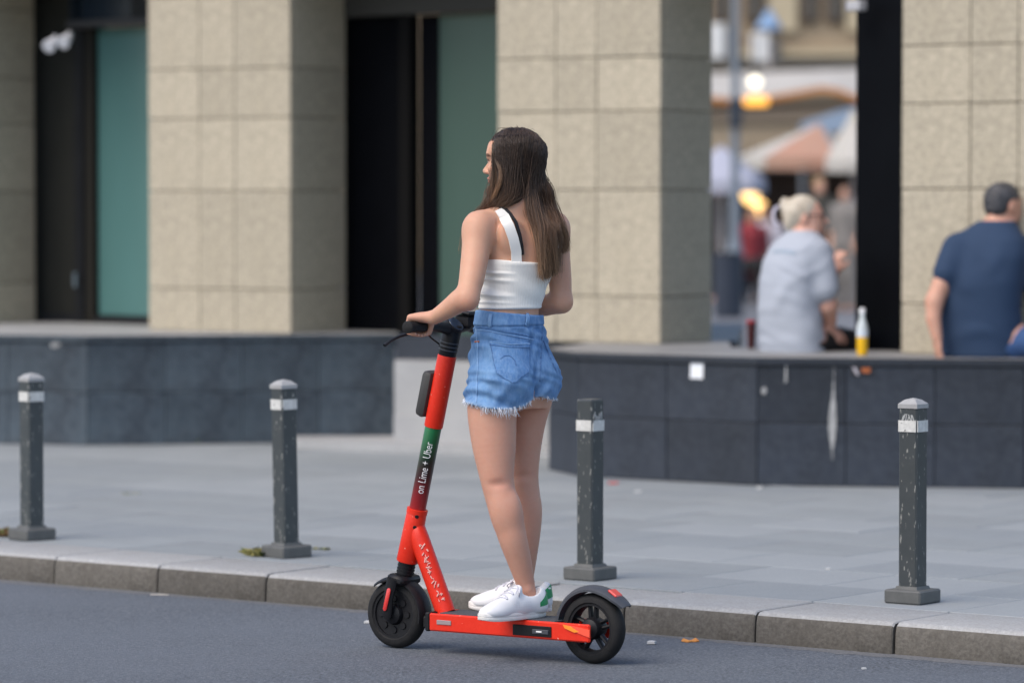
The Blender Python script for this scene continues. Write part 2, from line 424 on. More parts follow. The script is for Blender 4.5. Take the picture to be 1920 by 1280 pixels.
# kerb stones
kerb = tag(empty('kerb', st(0, 0)), kind='structure')
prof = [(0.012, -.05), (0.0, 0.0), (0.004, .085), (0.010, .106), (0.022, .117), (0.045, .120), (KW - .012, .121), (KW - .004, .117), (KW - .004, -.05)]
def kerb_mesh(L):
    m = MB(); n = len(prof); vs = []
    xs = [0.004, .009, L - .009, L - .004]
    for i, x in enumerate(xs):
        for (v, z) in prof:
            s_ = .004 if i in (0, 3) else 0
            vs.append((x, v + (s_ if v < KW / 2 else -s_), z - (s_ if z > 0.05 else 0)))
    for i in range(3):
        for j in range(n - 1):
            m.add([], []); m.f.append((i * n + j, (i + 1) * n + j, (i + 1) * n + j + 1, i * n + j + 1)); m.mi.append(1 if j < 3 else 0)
    m.v = [tuple(map(float, q)) for q in vs]
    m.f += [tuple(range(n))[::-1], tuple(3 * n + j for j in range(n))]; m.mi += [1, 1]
    return m
u_ref = float((ground(1175, 1184) - K0) @ KD)
KL = 0.60
first = None
for i in range(-9, 7):
    u = u_ref + i * KL
    if first is None:
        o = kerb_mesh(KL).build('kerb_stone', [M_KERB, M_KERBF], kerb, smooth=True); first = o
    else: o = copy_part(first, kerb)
    o.rotation_euler = (0, 0, K_ANG + rng.normal(0, .0012)); o.location = Vector(st(u, rng.normal(0, .0035))) - kerb.location
    o.location.z = rng.normal(0, .0022)
mb = MB(); p = [(-60, .02), (60, .02), (60, KW - .006), (-60, KW - .006)]
mb.add([st(a, b, .05) for a, b in p], [(0, 1, 2, 3)])
mb.v = [tuple(np.array(v) - np.array(kerb.location)) for v in mb.v]
mb.build('bedding', M_GAP, kerb)

# dust swept against the foot of the kerb
q = MB(); us = np.arange(-12, 12, .05); vs_ = []
for u in us: vs_.append(st(u, .03, .004)); 
for u in us: vs_.append(st(u, -.045 - .018 * math.sin(u * 3.1) - abs(rng.normal(0, .02)), .0008))
n_ = len(us); q.add(vs_, [(i, i + 1, n_ + i + 1, n_ + i) for i in range(n_ - 1)])
tag(q.build('gutter_dust', mat('kerb_dust', (.15, .155, .16), .95, [(60, .6, (.21, .21, .21)), (80, .8, (.07, .075, .082)), (2, .5, (.11, .115, .125))], (120, .6, .004))), kind='structure')
# pavement: one bed, each slab a piece
pave = tag(empty('pavement', st(0, KW)), kind='structure')
mb = MB(); mb.add([st(-60, KW, .108), st(60, KW, .108), st(60, 13, .108), st(-60, 13, .108)], [(0, 1, 2, 3)])
mb.v = [tuple(np.array(v) - np.array(pave.location)) for v in mb.v]
mb.build('joint_bed', M_GAP, pave)
SL, SWD = 0.60, 0.54
m_var = [M_SLAB,
         mat('paving_stone_light', (.236, .26, .272), .75, [(.8, .5, (.29, .312, .325)), (9, .3, (.215, .236, .247)), (90, .3, (.37, .372, .375))], (160, .25, .002)),
         mat('paving_stone_dark', (.198, .222, .236), .75, [(.8, .5, (.255, .28, .295)), (9, .35, (.18, .20, .212)), (90, .3, (.34, .345, .35))], (160, .25, .002))]
slab_meshes = []
for m in m_var:
    q = MB(); q.box((0, 0, 0), (SL - .004, SWD - .004, .04), ch=.002); o = q.build('paving_slab', m); slab_meshes.append(o.data); bpy.data.objects.remove(o)
n_slab = 0
for r in range(0, 17):
    for c in range(-16, 20):
        u = c * SL + (SL / 2 if r % 2 else 0); v = KW + .004 + (r + .5) * SWD
        p = st(u, v, KZ)
        px, py = to_px(p)
        if p[1] > 25.2 or px < -330 or px > 2250: continue
        o = bpy.data.objects.new('paving_slab', slab_meshes[rng.choice(3, p=[.5, .25, .25])]); COL.objects.link(o); o.parent = pave
        o.location = Vector(p) - pave.location; o.location.z = KZ - .02 + rng.normal(0, .0007)
        o.rotation_euler = (rng.normal(0, .0007), rng.normal(0, .0007), K_ANG + rng.normal(0, .001)); n_slab += 1
print('slabs', n_slab)

# ------------------------------------------------------------------ low granite walls
def local(pts, base): return [np.array(p) - np.array(base) for p in pts]
def wall(front_px, back, name, label, m, panel_w, split_z, ledge_over=.02, cuts=None):
    """front_px pixels of the foot; back: list of world xy behind, right to left"""
    fr = [ground(x, y, KZ)[:2] for x, y in front_px]
    base = np.array((fr[1][0], fr[1][1], KZ)); root = tag(empty(name, base), label, 'wall')
    poly = [tuple(np.array(p) - base[:2]) for p in fr] + [tuple(np.array(p) - base[:2]) for p in back]
    zt = .805 - KZ
    c = MB(); 
    def inset(poly, d): 
        ctr = np.mean(np.array(poly), 0); return [tuple(np.array(p) + (ctr - np.array(p)) / np.linalg.norm(ctr - np.array(p)) * d) for p in poly]
    c.prism(inset(poly, .03), -.1, zt - .04); c.build('core', M_GAP, root)
    led = MB(); led.prism(inset(poly, -ledge_over), zt - .038, zt); led.mi = [1, 0] + [1] * (len(led.f) - 2); led.build('ledge', [M_LEDGEL if m is M_GRANITE2 else M_LEDGE, m], root)
    edges = list(zip(poly[:len(fr) - 1], poly[1:len(fr)])) + [(poly[-1], poly[0])] + ([(poly[len(fr) - 1], poly[len(fr)])])
    for (a, b) in edges:
        a = np.array(a); b = np.array(b); L = np.linalg.norm(b - a); t = (b - a) / L; nrm = np.array((t[1], -t[0]))
        k = max(1, round(L / panel_w)); w = L / k; ang = math.atan2(t[1], t[0])
        for i in range(k):
            for (z0, z1) in ((0.002, split_z), (split_z, zt - .042)):
                cen = a + t * (w * (i + .5)) - nrm * .012
                q = MB(); q.box((0, 0, 0), (w - .004, .03, z1 - z0 - .004), ch=.002)
                o = q.build('granite_panel', m, root); o.location = (cen[0], cen[1], (z0 + z1) / 2)
                o.rotation_euler = (rng.normal(0, .003), 0, ang + rng.normal(0, .004)); o.location.y += rng.normal(0, .0015)
    return root, base
cA, cB = ground(740, 830, KZ), ground(165, 835, KZ)
w_left, _ = wall([(-420, 823), (165, 835), (740, 829)], [np.array((cA[0] - .05, cA[1] + 1.3)), np.array((cB[0] - 1.6, cB[1] + 3.2))], 'low_wall',
     'low bluish dark granite wall left of the steps, in front of the teal window', M_GRANITE2, .55, .33)
fr0 = ground(1030, 880, KZ); frE = ground(2150, 917, KZ)
w_right, _ = wall([(1030, 880), (1085, 893), (1420, 910), (1920, 916), (2150, 917)],
     [np.array((frE[0] + .3, frE[1] + 1.45)), np.array((2.15, 21.42)), np.array((1.27, 21.95)), np.array((1.30, 23.0)), np.array((.75, 23.7))], 'low_wall',
     'low dark granite wall right of the steps with two people sitting on its ledge', M_GRANITE, .52, .335)
# paint run, stickers, chewing gum spots: thin films on the right wall
def film(name, parent, px_poly, depth_fn, m, t=.003):
    P = [np.array(depth_fn(x, y)) for x, y in px_poly]
    n = len(P); off = np.array((-.15, -.99, 0)); q = MB()
    vs = [p + off * .0015 for p in P] + [p + off * (.0015 + t) for p in P]
    vs = [v - np.array(parent.location) for v in vs]
    q.add(vs, [tuple(range(n)), tuple(range(n, 2 * n))[::-1]] + [(i, (i + 1) % n, n + (i + 1) % n, n + i) for i in range(n)])
    return q.build(name, m, parent)
def wall_pt(px, py):
    A, B = ground(1420, 910, KZ), ground(1920, 916, KZ); n = np.array((-(B - A)[1], (B - A)[0], 0)); n /= np.linalg.norm(n)
    if px < 1420: A = ground(1085, 893, KZ); B = ground(1420, 910, KZ); n = np.array((-(B - A)[1], (B - A)[0], 0)); n /= np.linalg.norm(n)
    d = ray(px, py); A = A - n * .006; return CAMP + d * (((A - CAMP) @ n) / (d @ n))
M_PAINT = mat('dried_white_paint', (.42, .42, .41), .7, [(14, .8, (.20, .205, .21)), (50, .5, (.30, .30, .30))])
pr_y = np.linspace(688, 862, 30); pr_w = 1.0 + 6.6 * np.exp(-((pr_y - 790) / 42) ** 2) + rng.normal(0, .45, 30); pr_w[pr_y > 838] *= .45
film('paint_run', w_right, [(1564 + .8 * w + .02 * (y - 690) * -1, y) for y, w in zip(pr_y, pr_w)] + [(1564 - 1.1 * w - .02 * (y - 690), y) for y, w in zip(pr_y[::-1], pr_w[::-1])], wall_pt, M_PAINT)
film('paint_run', w_right, [(1473, 683), (1475, 683), (1476, 715), (1471, 718)], wall_pt, M_PAINT)
film('paint_spot', w_right, [(1428, 728), (1435, 724), (1438, 731), (1434, 740), (1428, 737)], wall_pt, M_PAINT)
s_ = film('notice', w_right, [(1295, 680), (1319, 681), (1318, 710), (1294, 709)], wall_pt, mat('white_paper', (.78, .80, .82), .6))
s_ = film('sticker', w_right, [(1596, 686), (1639, 686), (1639, 704), (1596, 705)], wall_pt, mat('sticker_black', (.012, .012, .016), .4))
film('sticker_print', w_right, [(1615, 689), (1632, 689), (1631, 699), (1616, 698)], lambda x, y: wall_pt(x, y) + np.array((-.1, -.99, 0)) * .004, mat('sticker_orange', (.35, .09, .02), .5))
film('sticker_print', w_right, [(1598, 688), (1604, 688), (1611, 702), (1606, 703)], lambda x, y: wall_pt(x, y) + np.array((-.1, -.99, 0)) * .004, mat('sticker_grey', (.45, .42, .45), .5))
def lwall_pt(px, py):
    A, B = ground(-420, 823, KZ), ground(165, 835, KZ); n = np.array((-(B - A)[1], (B - A)[0], 0)); n /= np.linalg.norm(n)
    d = ray(px, py); A = A - n * .006; return CAMP + d * (((A - CAMP) @ n) / (d @ n))
film('paint_spot', w_left, [(96, 643), (106, 641), (116, 645), (104, 652), (97, 651)], lwall_pt, M_PAINT)

# ------------------------------------------------------------------ steps between the walls
stp = np.array((-.70, 23.25, KZ))
steps = tag(empty('steps', stp), 'pale stone steps climbing between the two low granite walls', 'steps')
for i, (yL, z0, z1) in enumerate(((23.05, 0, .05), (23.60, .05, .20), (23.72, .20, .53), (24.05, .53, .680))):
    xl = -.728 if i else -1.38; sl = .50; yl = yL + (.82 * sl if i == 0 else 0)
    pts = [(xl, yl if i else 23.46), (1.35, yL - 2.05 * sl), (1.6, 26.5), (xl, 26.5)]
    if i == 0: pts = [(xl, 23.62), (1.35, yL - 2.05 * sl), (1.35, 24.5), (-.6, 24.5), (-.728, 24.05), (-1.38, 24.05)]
    q = MB(); q.prism([(x - stp[0], y - stp[1]) for x, y in pts], z0, z1); q.build('step', M_STEP if i < 3 else M_GRANITE, steps)  # top step: shadow on the last riser put into its dark granite colour

# ------------------------------------------------------------------ the building with its stone columns
PHI = R(32)
CU = np.array((math.cos(PHI), -math.sin(PHI), 0)); CN = np.array((math.sin(PHI), math.cos(PHI), 0))     # along a front, inwards
CW, CDP = 1.125, .62
ROWS = [.805, 1.08, 1.705, 2.168, 2.483, 2.95, 3.40]
bld = tag(empty('building', (0, 24.5, 0)), 'stone clad building with pale columns, black cladding and teal frosted windows behind the low walls', 'building')
BL = np.array(bld.location)
def column(corner, side='right'):
    """corner = front corner (xy) at the given end"""
    c = np.array((corner[0], corner[1], 0.0)); fl = c if side == 'left' else c - CU * CW
    root = empty('column', tuple(fl - BL), math.atan2(CU[1], CU[0])); root.parent = bld
    q = MB(); q.box((CW / 2, CDP / 2, (ROWS[0] + ROWS[-1]) / 2), (CW - .05, CDP - .05, ROWS[-1] - ROWS[0])); q.build('core', M_MORTAR, root)
    cols = [0, .365, .615, 1.0]
    for r in range(len(ROWS) - 1):
        z0, z1 = ROWS[r], ROWS[r + 1]
        for k in range(3):
            x0, x1 = cols[k] * CW, cols[k + 1] * CW
            q = MB(); q.box((0, 0, 0), (x1 - x0 - .0045, .05, z1 - z0 - .006), ch=.003); o = q.build('stone_panel', M_STONE, root)
            o.location = ((x0 + x1) / 2, .025 + rng.normal(0, .0018), (z0 + z1) / 2)
        for sx in (0, 1):
            q = MB(); q.box((0, 0, 0), (.05, CDP - .056, z1 - z0 - .006), ch=.003); o = q.build('stone_panel', M_STONE, root)
            o.location = (.025 if sx == 0 else CW - .025, .054 + (CDP - .058) / 2, (z0 + z1) / 2)
    return fl
def pxY(px, Y): return np.array(((px - 960) / F_PX * Y * 1.0, Y))
f0 = column(pxY(-42, 26.1)); f1 = column(pxY(545, 24.25)); f2 = column(pxY(1238, 22.4)); f3 = column(pxY(1690, 21.0), 'left')
def v3(p): return np.array((p[0], p[1], 0.0))
# a wall element standing on a line between two plan points, given as fractions
def panel(name, A, B, f0_, f1_, z0, z1, m, th=.06, push=0.0, parent=None, ch=.006):
    A = v3(A); B = v3(B); t = B - A; L = np.linalg.norm(t); t /= L; n = np.array((-t[1], t[0], 0))
    c = A + t * L * (f0_ + f1_) / 2 + n * (push + th / 2); par = parent or bld
    q = MB(); q.box((0, 0, 0), (L * (f1_ - f0_), th, z1 - z0), ch=ch); o = q.build(name, m, par)
    base = BL if par is bld else BL + np.array(par.location)
    o.location = Vector((c[0], c[1], (z0 + z1) / 2)) - Vector(base); o.rotation_euler = (0, 0, math.atan2(t[1], t[0])); return o
# bay between first and second column
A = f0 + CU * CW + CN * (CDP + .02); B = f1 + CN * (CDP + .02)
def frac(px, A, B):
    k = (px - 960) / F_PX; t = v3(B) - v3(A); return float((k * A[1] - A[0]) / (t[0] - k * t[1]))
zl = .70
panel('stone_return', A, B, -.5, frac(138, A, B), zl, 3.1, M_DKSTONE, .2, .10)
win = empty('window', (0, 0, 0)); win.parent = bld
panel('frame', A, B, frac(134, A, B), frac(150, A, B), zl, 3.1, M_DKFRAME, .1, .02, win)
hd_ = panel('handle', A, B, frac(143, A, B), frac(147, A, B), 1.05, 1.15, mat('handle_steel', (.13, .17, .20), .35), .02, -.03, win, ch=.004)
panel('frame', A, B, frac(150, A, B), frac(164, A, B), zl, 3.1, mat('bronze_frame', (.022, .021, .018), .7, spec=.08), .1, .05, win, ch=0)
panel('frame', A, B, frac(138, A, B), 1.12, 2.82, 2.87, mat('grey_frame', (.045, .045, .048), .5, spec=.2), .14, -.06, win)
panel('pane', A, B, frac(160, A, B), 1.12, .86, 2.82, M_TEAL, .02, .10, win)
panel('pane', A, B, frac(128, A, B), 1.02, 2.87, 3.1, M_BLUEGL, .02, .02, win)
panel('frame', A, B, frac(60, A, B), 1.12, zl, .86, M_DKFRAME, .1, .06, win)
panel('frame', A, B, frac(250, A, B), 1.02, 2.87, 3.1, M_DKFRAME, .1, -.02, win)
# small floodlights on the return
for (px, py, dy) in ((97, 82, 0), (124, 75, 0)):
    Y = 25.55; p = at(px, py, Y); q = MB()
    q.lathe((0, 0, 0), (-.35, -.8, -.45), [(.024, -.05), (.030, -.03), (.042, .03), (.045, .05), (.038, .052), (.0, .046)], 16, 0)
    q.tube([(0, 0, .0), (.01, .08, .05), (.01, .22, .05)], .012, 8, 0)
    o = q.build('floodlight', mat('light_housing', (.62, .63, .66), .4), bld, smooth=True); o.location = Vector(p) - bld.location
# bay between second and third column
A = f1 + CU * CW + CN * (CDP + .0); B = f2 + CN * (CDP + .05)
panel('cladding', A, B, -.06, frac(742, A, B), zl, 2.82, M_BLACKCLAD, .05, .08)
panel('mullion', A, B, frac(742, A, B), frac(762, A, B), zl, 2.82, mat('dark_mullion', (.008, .008, .008), .7, spec=.05), .09, .03, ch=0)
panel('cladding', A, B, frac(762, A, B), frac(803, A, B), zl, 2.82, M_BLACKCLAD, .05, .12)
win2 = empty('window', (0, 0, 0)); win2.parent = bld
panel('pane', A, B, frac(803, A, B), 1.16, .74, 2.82, M_GREENGL, .02, .10, win2)
panel('frame', A, B, frac(803, A, B), 1.16, .66, .74, M_DKFRAME, .08, .06, win2)
panel('header', A, B, -.06, 1.1, 2.82, 3.2, mat('grey_header', (.050, .048, .043), .7, spec=.2), .12, -.02)
# black pier beside the open bay, unseen upper wall added to shade the recesses
P0 = pxY(1603, 21.75); P1 = pxY(1692, 21.35)
panel('black_pier', P0, P1, 0, 1.0, .62, 3.2, M_BLACKCLAD, .35, 0)
panel('fitting', pxY(1596, 21.6), pxY(1622, 21.5), 0, 1, 2.70, 2.76, mat('fitting_grey', (.4, .4, .42), .5), .06, -.05)
q = MB(); q.prism([tuple((f0 - CU * .5 - BL)[:2]), tuple((f1 + CN * 0 - BL)[:2]), tuple((f2 - BL)[:2]), tuple((f3 + CU * 2.2 - BL)[:2]), tuple((f3 + CU * 2.2 + CN * 2.4 - BL)[:2]), tuple((f2 + CN * 2.4 - BL)[:2]), tuple((f1 + CN * 2.4 - BL)[:2]), tuple((f0 - CU * .5 + CN * 2.4 - BL)[:2])], 3.2, 6.5)
q.build('shading_upper_wall', M_STONE, bld)

# ------------------------------------------------------------------ the square behind the arcade
PZ = .30
q = MB(); q.add([(-14, 36.0, PZ), (-1.2, 27.0, PZ), (1.0, 24.0, PZ), (1.15, 21.75, PZ), (2.1, 21.2, PZ), (9, 17.5, PZ), (34, 95, PZ), (-30, 95, PZ)], [tuple(range(8))])
tag(q.build('square', mat('square_paving', (.15, .155, .165), .7, [(1.5, .5, (.19, .19, .195)), (10, .3, (.12, .12, .125))])), kind='structure')

def pz(py, Y): return CAM_H - (py - HORIZON) * Y / F_PX
def px_x(px, Y): return (px - 960) / F_PX * Y
# far house
Y = 74.0
house = tag(empty('house', (px_x(1470, Y), Y, PZ)), 'beige house at the far side of the square above the market awnings', 'house')
HB = np.array(house.location)
def hbox(name, x0, y0, x1, y1, dy, depth, m, parent=house, base=HB, Y=74.0, ch=0.0):
    X0, X1, Z0, Z1 = px_x(x0, Y), px_x(x1, Y), pz(y1, Y), pz(y0, Y)
    q = MB(); q.box((0, 0, 0), (X1 - X0, depth, Z1 - Z0), ch=ch); o = q.build(name, m, parent); o.location = Vector(((X0 + X1) / 2, Y + dy + depth / 2, (Z0 + Z1) / 2)) - Vector(base); return o
M_PLA = mat('tan_plaster', (.36, .275, .18), .85, [(.6, .5, (.38, .31, .22)), (4, .3, (.28, .22, .15))])
M_PLB = mat('cream_plaster', (.52, .44, .30), .85, [(1, .5, (.45, .37, .24))])
M_SHUT = mat('brown_shutter', (.10, .065, .04), .7)
q = MB(); q.box((0, 3, 4.0), (26, 6, 8.0)); q.build('wall', M_PLA, house)
hbox('cornice', 1200, 96, 1760, 108, -.35, .34, M_PLB)
hbox('ledge', 1200, 118, 1760, 128, -.6, .59, mat('grey_ledge', (.16, .15, .13), .8))
for (a, b) in ((1335, 1362), (1395, 1430), (1500, 1530), (1545, 1580), (1630, 1665), (1270, 1300)):
    w = hbox('window', a, -60, b, 44, -.12, .1, M_SHUT); hbox('pane', a + 5, -55, b - 5, 38, -.16, .03, mat('house_glass', (.08, .07, .06), .2), w, HB + np.array(w.location))
hbox('pilaster', 1440, -60, 1492, 60, -.14, .13, M_PLB); hbox('pilaster', 1584, -60, 1620, 60, -.14, .13, M_PLB)
hbox('doorway', 1200, 205, 1760, 230, -.1, .09, mat('tan_band', (.22, .17, .12), .8))
# air conditioners
M_AC = mat('white_casing', (.72, .72, .70), .5); M_ACG = mat('grille_grey', (.10, .10, .10), .6)
for (x0, y0, x1, y1, lb) in ((1328, 48, 1374, 112, 'white air conditioner on the ledge, left of the lamp post'), (1405, 66, 1458, 118, 'white air conditioner on the ledge, right of the lamp post')):
    r = tag(empty('air_conditioner', (px_x((x0 + x1) / 2, Y), Y - .45, pz(y1, Y))), lb, 'air conditioner', 'air conditioners on the far house'); b_ = np.array(r.location)
    hbox('casing', x0, y0, x1 - 18, y1, -.45, .3, M_AC, r, b_, ch=.02); hbox('grille', x1 - 17, y0 + 8, x1, y1, -.44, .28, M_ACG, r, b_, ch=.02)

# canopies of the market
M_WHITEC = mat('white_canvas', (.50, .475, .43), .8, [(2, .6, (.38, .35, .30))]); M_SALMON = mat('salmon_canvas', (.44, .225, .15), .8, [(2, .6, (.40, .29, .21))])
M_LAV = mat('lavender_canvas', (.38, .39, .46), .8); M_BLUEC = mat('slate_blue_canvas', (.15, .20, .26), .8); M_ORTR = mat('orange_trim', (.62, .26, .08), .7); M_YELC = mat('yellow_canvas', (.42, .36, .12), .8)
M_POLE = mat('pale_pole', (.45, .40, .38), .5); M_DKPOLE = mat('grey_pole', (.12, .13, .145), .5, [(8, .3, (.16, .17, .18))])
def sheet(name, rows, Y0s, m, parent, th=.02):
    """rows of pixel points (top row first), one depth per row"""
    q = MB(); base = np.array(parent.location); vs = []; n = len(rows[0])
    for r, Yr in zip(rows, Y0s):
        for (x, y) in r: vs.append(at(x, y, Yr) - base)
    m2 = len(vs); vs += [v + np.array((0, .01, -th)) for v in vs]; fs = []
    for i in range(len(rows) - 1):
        for j in range(n - 1):
            a = i * n + j; f = (a, a + 1, a + n + 1, a + n); fs.append(f); fs.append(tuple(m2 + k for k in f)[::-1])
    rim = [j for j in range(n)] + [i * n + n - 1 for i in range(1, len(rows))] + [(len(rows) - 1) * n + j for j in range(n - 2, -1, -1)] + [i * n for i in range(len(rows) - 2, 0, -1)]
    for a, b in zip(rim, rim[1:] + rim[:1]): fs.append((a, b, m2 + b, m2 + a))
    q.add(vs, fs); return q.build(name, m, parent, smooth=True)
Y = 62
aw = tag(empty('awning', (px_x(1470, Y), Y, pz(200, Y))), 'wide white awning with a wavy orange edge under the house ledge', 'awning'); ab = np.array(aw.location)
xs = [1290, 1335, 1380, 1430, 1480, 1540, 1575, 1605, 1650]
top = [(x, 139 - (x - 1290) * .03) for x in xs]; bot = [(x, y) for x, y in zip(xs, (178, 182, 186, 182, 174, 163, 168, 181, 186))]
sheet('canvas', [top, [(x, (a[1] + b[1]) / 2 + 3) for x, a, b in zip(xs, top, bot)], bot], [65.5, 63.5, 62], M_WHITEC, aw)
sheet('trim', [[(x, y - 1) for x, y in bot], [(x, y + 9) for x, y in bot]], [61.97, 61.97], M_ORTR, aw)
q = MB(); q.tube([at(1290, 205, 62.4) - ab, at(1650, 193, 62.4) - ab], .05, 8); q.build('rail', mat('rail_brown', (.14, .09, .06), .6), aw)
for x in (1300, 1640):
    q = MB(); q.tube([at(x, 195, 62.5) - ab, np.array((px_x(x, 62.5), 62.5, PZ)) - ab], .04, 8); q.build('post', M_DKPOLE, aw)
def parasol(label, apex, rim, Y, depth, mats, pole_px, rise=None):
    """rim: left/right pixel points of the canopy edge"""
    r = tag(empty('parasol', (px_x(pole_px, Y), Y, PZ)), label, 'parasol', 'parasols in the market'); b_ = np.array(r.location)
    L, Rr = at(rim[0][0], rim[0][1], Y), at(rim[1][0], rim[1][1], Y); A_ = at(*apex, Y); mid = (L + Rr) / 2; hw = (Rr - L) / 2
    fr = np.array((0, -depth, 0)); ring = [mid - hw + fr * .0, mid - hw * .6 + fr, mid + fr * 1.05, mid + hw * .6 + fr, mid + hw, mid + hw * .6 - fr, mid - hw * .6 - fr]
    for k in range(len(ring)):
        a, c = ring[k], ring[(k + 1) % len(ring)]; q = MB()
        dn = np.array((0, 0, -.16)); v = [A_, a, c, a + dn, c + dn]; v = [p - b_ for p in v]; v += [p + np.array((0, 0, -.012)) for p in v[:1]]
        q.add(v, [(0, 1, 2), (1, 3, 4, 2), (5, 2, 1)]); q.build('canopy_panel', mats[k % len(mats)], r, fix=False)
    q = MB(); q.tube([A_ - b_, np.array((px_x(pole_px, Y), Y, PZ)) - b_], .035, 8); q.build('pole', M_POLE, r)
    q = MB(); q.lathe((0, 0, 0), (0, 0, 1), [(.25, 0), (.25, .05), (.06, .08), (.05, .3)], 16); q.build('foot', M_DKPOLE, r)
parasol('salmon and white parasol with a pale pole in the middle of the market', (1536, 232), ((1380, 296), (1600, 300)), 52, 1.1, [M_WHITEC, M_SALMON, M_SALMON, M_WHITEC, M_SALMON, M_WHITEC, M_SALMON], 1517)
parasol('lavender white parasol behind the lamp post', (1352, 272), ((1270, 340), (1437, 338)), 49, .9, [M_LAV], 1352)
parasol('white and yellow parasol beside the black pier', (1600, 205), ((1548, 300), (1690, 305)), 50, .8, [M_WHITEC, M_WHITEC, M_YELC, M_WHITEC, M_YELC], 1602)
aw2 = tag(empty('awning', (px_x(1570, 57), 57, pz(250, 57))), 'slate blue sloping awning above the white and yellow parasol', 'awning')
sheet('canvas', [[(1500, 232), (1570, 208), (1660, 186)], [(1500, 262), (1570, 246), (1660, 238)]], [58, 56.5], M_BLUEC, aw2)
for x in (1505, 1650):
    q = MB(); q.tube([at(x, 240, 57.2) - np.array(aw2.location), np.array((px_x(x, 57.2), 57.2, PZ)) - np.array(aw2.location)], .04, 8); q.build('post', M_DKPOLE, aw2)
bp = tag(empty('parasol', (px_x(1441, 70), 70, pz(130, 70))), 'small blue closed parasol on the ledge of the far house', 'parasol')
q = MB(); q.lathe((0, 0, 0), (0, 0, 1), [(.02, pz(18, 70) - pz(130, 70)), (.24, pz(54, 70) - pz(130, 70)), (.22, pz(58, 70) - pz(130, 70)), (.03, pz(50, 70) - pz(130, 70))], 8, close=True); q.build('canopy', mat('blue_canvas', (.22, .34, .52), .8), bp)
q = MB(); q.tube([(0, 0, 0), (0, 0, pz(30, 70) - pz(130, 70))], .025, 8); q.build('pole', M_POLE, bp)
# market kiosk
Y = 60
ki = tag(empty('kiosk', (px_x(1500, Y), Y, PZ)), 'dark brown wooden market kiosk with a shaded front', 'kiosk')
M_KI = mat('dark_wood', (.035, .018, .012), .7, [(6, .5, (.06, .03, .018), (6, 1, 1))])
q = MB(); q.box((0, 1.2, 1.0), (3.4, .1, 2.0)); q.box((-1.65, .6, 1.0), (.1, 1.2, 2.0)); q.box((1.65, .6, 1.0), (.1, 1.2, 2.0)); q.build('body', M_KI, ki)
for k in range(12):
    q = MB(); q.box((-1.55 + k * .282, .0, .5), (.27, .04, 1.0), ch=.01); q.build('plank', M_KI, ki)
q = MB(); q.box((0, .5, 2.05), (3.7, 1.7, .1), ch=.02); q.build('roof', M_KI, ki)
q = MB(); q.box((0, -.08, 1.03), (3.5, .45, .05), ch=.01); q.build('counter', mat('counter_wood', (.16, .09, .05), .5), ki)
# lamps that glow
def glow(label, px, py, Y, r, col, strength, hang=.6, name='lamp'):
    p = at(px, py, Y); o = tag(empty(name, p), label, 'lamp', 'lit lamps in the market')
    q = MB(); q.lathe((0, 0, 0), (0, 0, 1), [(.02, -r * 1.05), (r * .6, -r * .85), (r, -r * .2), (r, r * .3), (r * .6, r * .9), (.02, r)], 16)
    q.build('shade', mat('glow_' + name + str(round(strength, 1)) + str(round(col[2], 2)), col, .5, emit=(col, strength)), o, smooth=True)
    q = MB(); q.tube([(0, 0, r * .95), (0, 0, r + hang)], .015, 6); q.build('cord', M_BLK, o)
glow('round pale lamp lit in front of the wide white awning', 1416, 155, 58, .092, (1, .93, .72), 1.2)
gp = at(1418, 190, 57.6); ol = tag(empty('lamp', gp), 'flat orange lit lamp under the round pale lamp', 'lamp', 'lit lamps in the market')
q = MB(); q.box((0, 0, 0), (.36, .2, .14), ch=.04); q.build('shade', mat('glow_orange', (1, .45, .08), .5, emit=((1, .45, .06), .9)), ol)
glow('amber lantern glowing at the kiosk, upper of two', 1408, 367, 55, .13, (1, .62, .22), 1.5)
glow('amber lantern glowing at the kiosk, lower of two', 1424, 390, 54, .11, (1, .58, .2), 1.3)
# lamp post, bin
Y = 46
lp = tag(empty('lamp_post', (px_x(1378, Y), Y, PZ)), 'tall grey lamp post with a dark box on it, standing on the square', 'lamp post')
h = pz(-60, Y) - PZ
q = MB(); q.lathe((0, 0, 0), (0, 0, 1), [(.10, 0), (.10, .75), (.085, .8), (.06, .95), (.052, 2.0), (.042, h)], 20); q.build('pole', mat('lamp_post_paint', (.17, .20, .235), .45, [(10, .3, (.22, .25, .28))]), lp, smooth=True)
q = MB(); q.box((-.0, -.09, pz(212, Y) - PZ), (.15, .14, .34), ch=.02); q.build('box', mat('box_navy', (.03, .04, .055), .5), lp)
Y = 44.4
bn = tag(empty('litter_bin', (px_x(1366, Y), Y, PZ)), 'dark navy litter bin standing in front of the lamp post', 'bin')
hb = pz(478, Y) - PZ
q = MB(); q.lathe((0, 0, 0), (0, 0, 1), [(.15, 0), (.165, .03), (.172, hb - .08), (.18, hb - .07), (.18, hb), (.14, hb)], 12); q.build('body', mat('bin_navy', (.018, .026, .045), .5, [(5, .4, (.03, .04, .06))]), bn)
q = MB(); q.lathe((0, 0, hb), (0, 0, 1), [(.13, 0.002), (.12, .03), (.03, .04)], 12); q.build('lid', M_DKFRAME, bn)
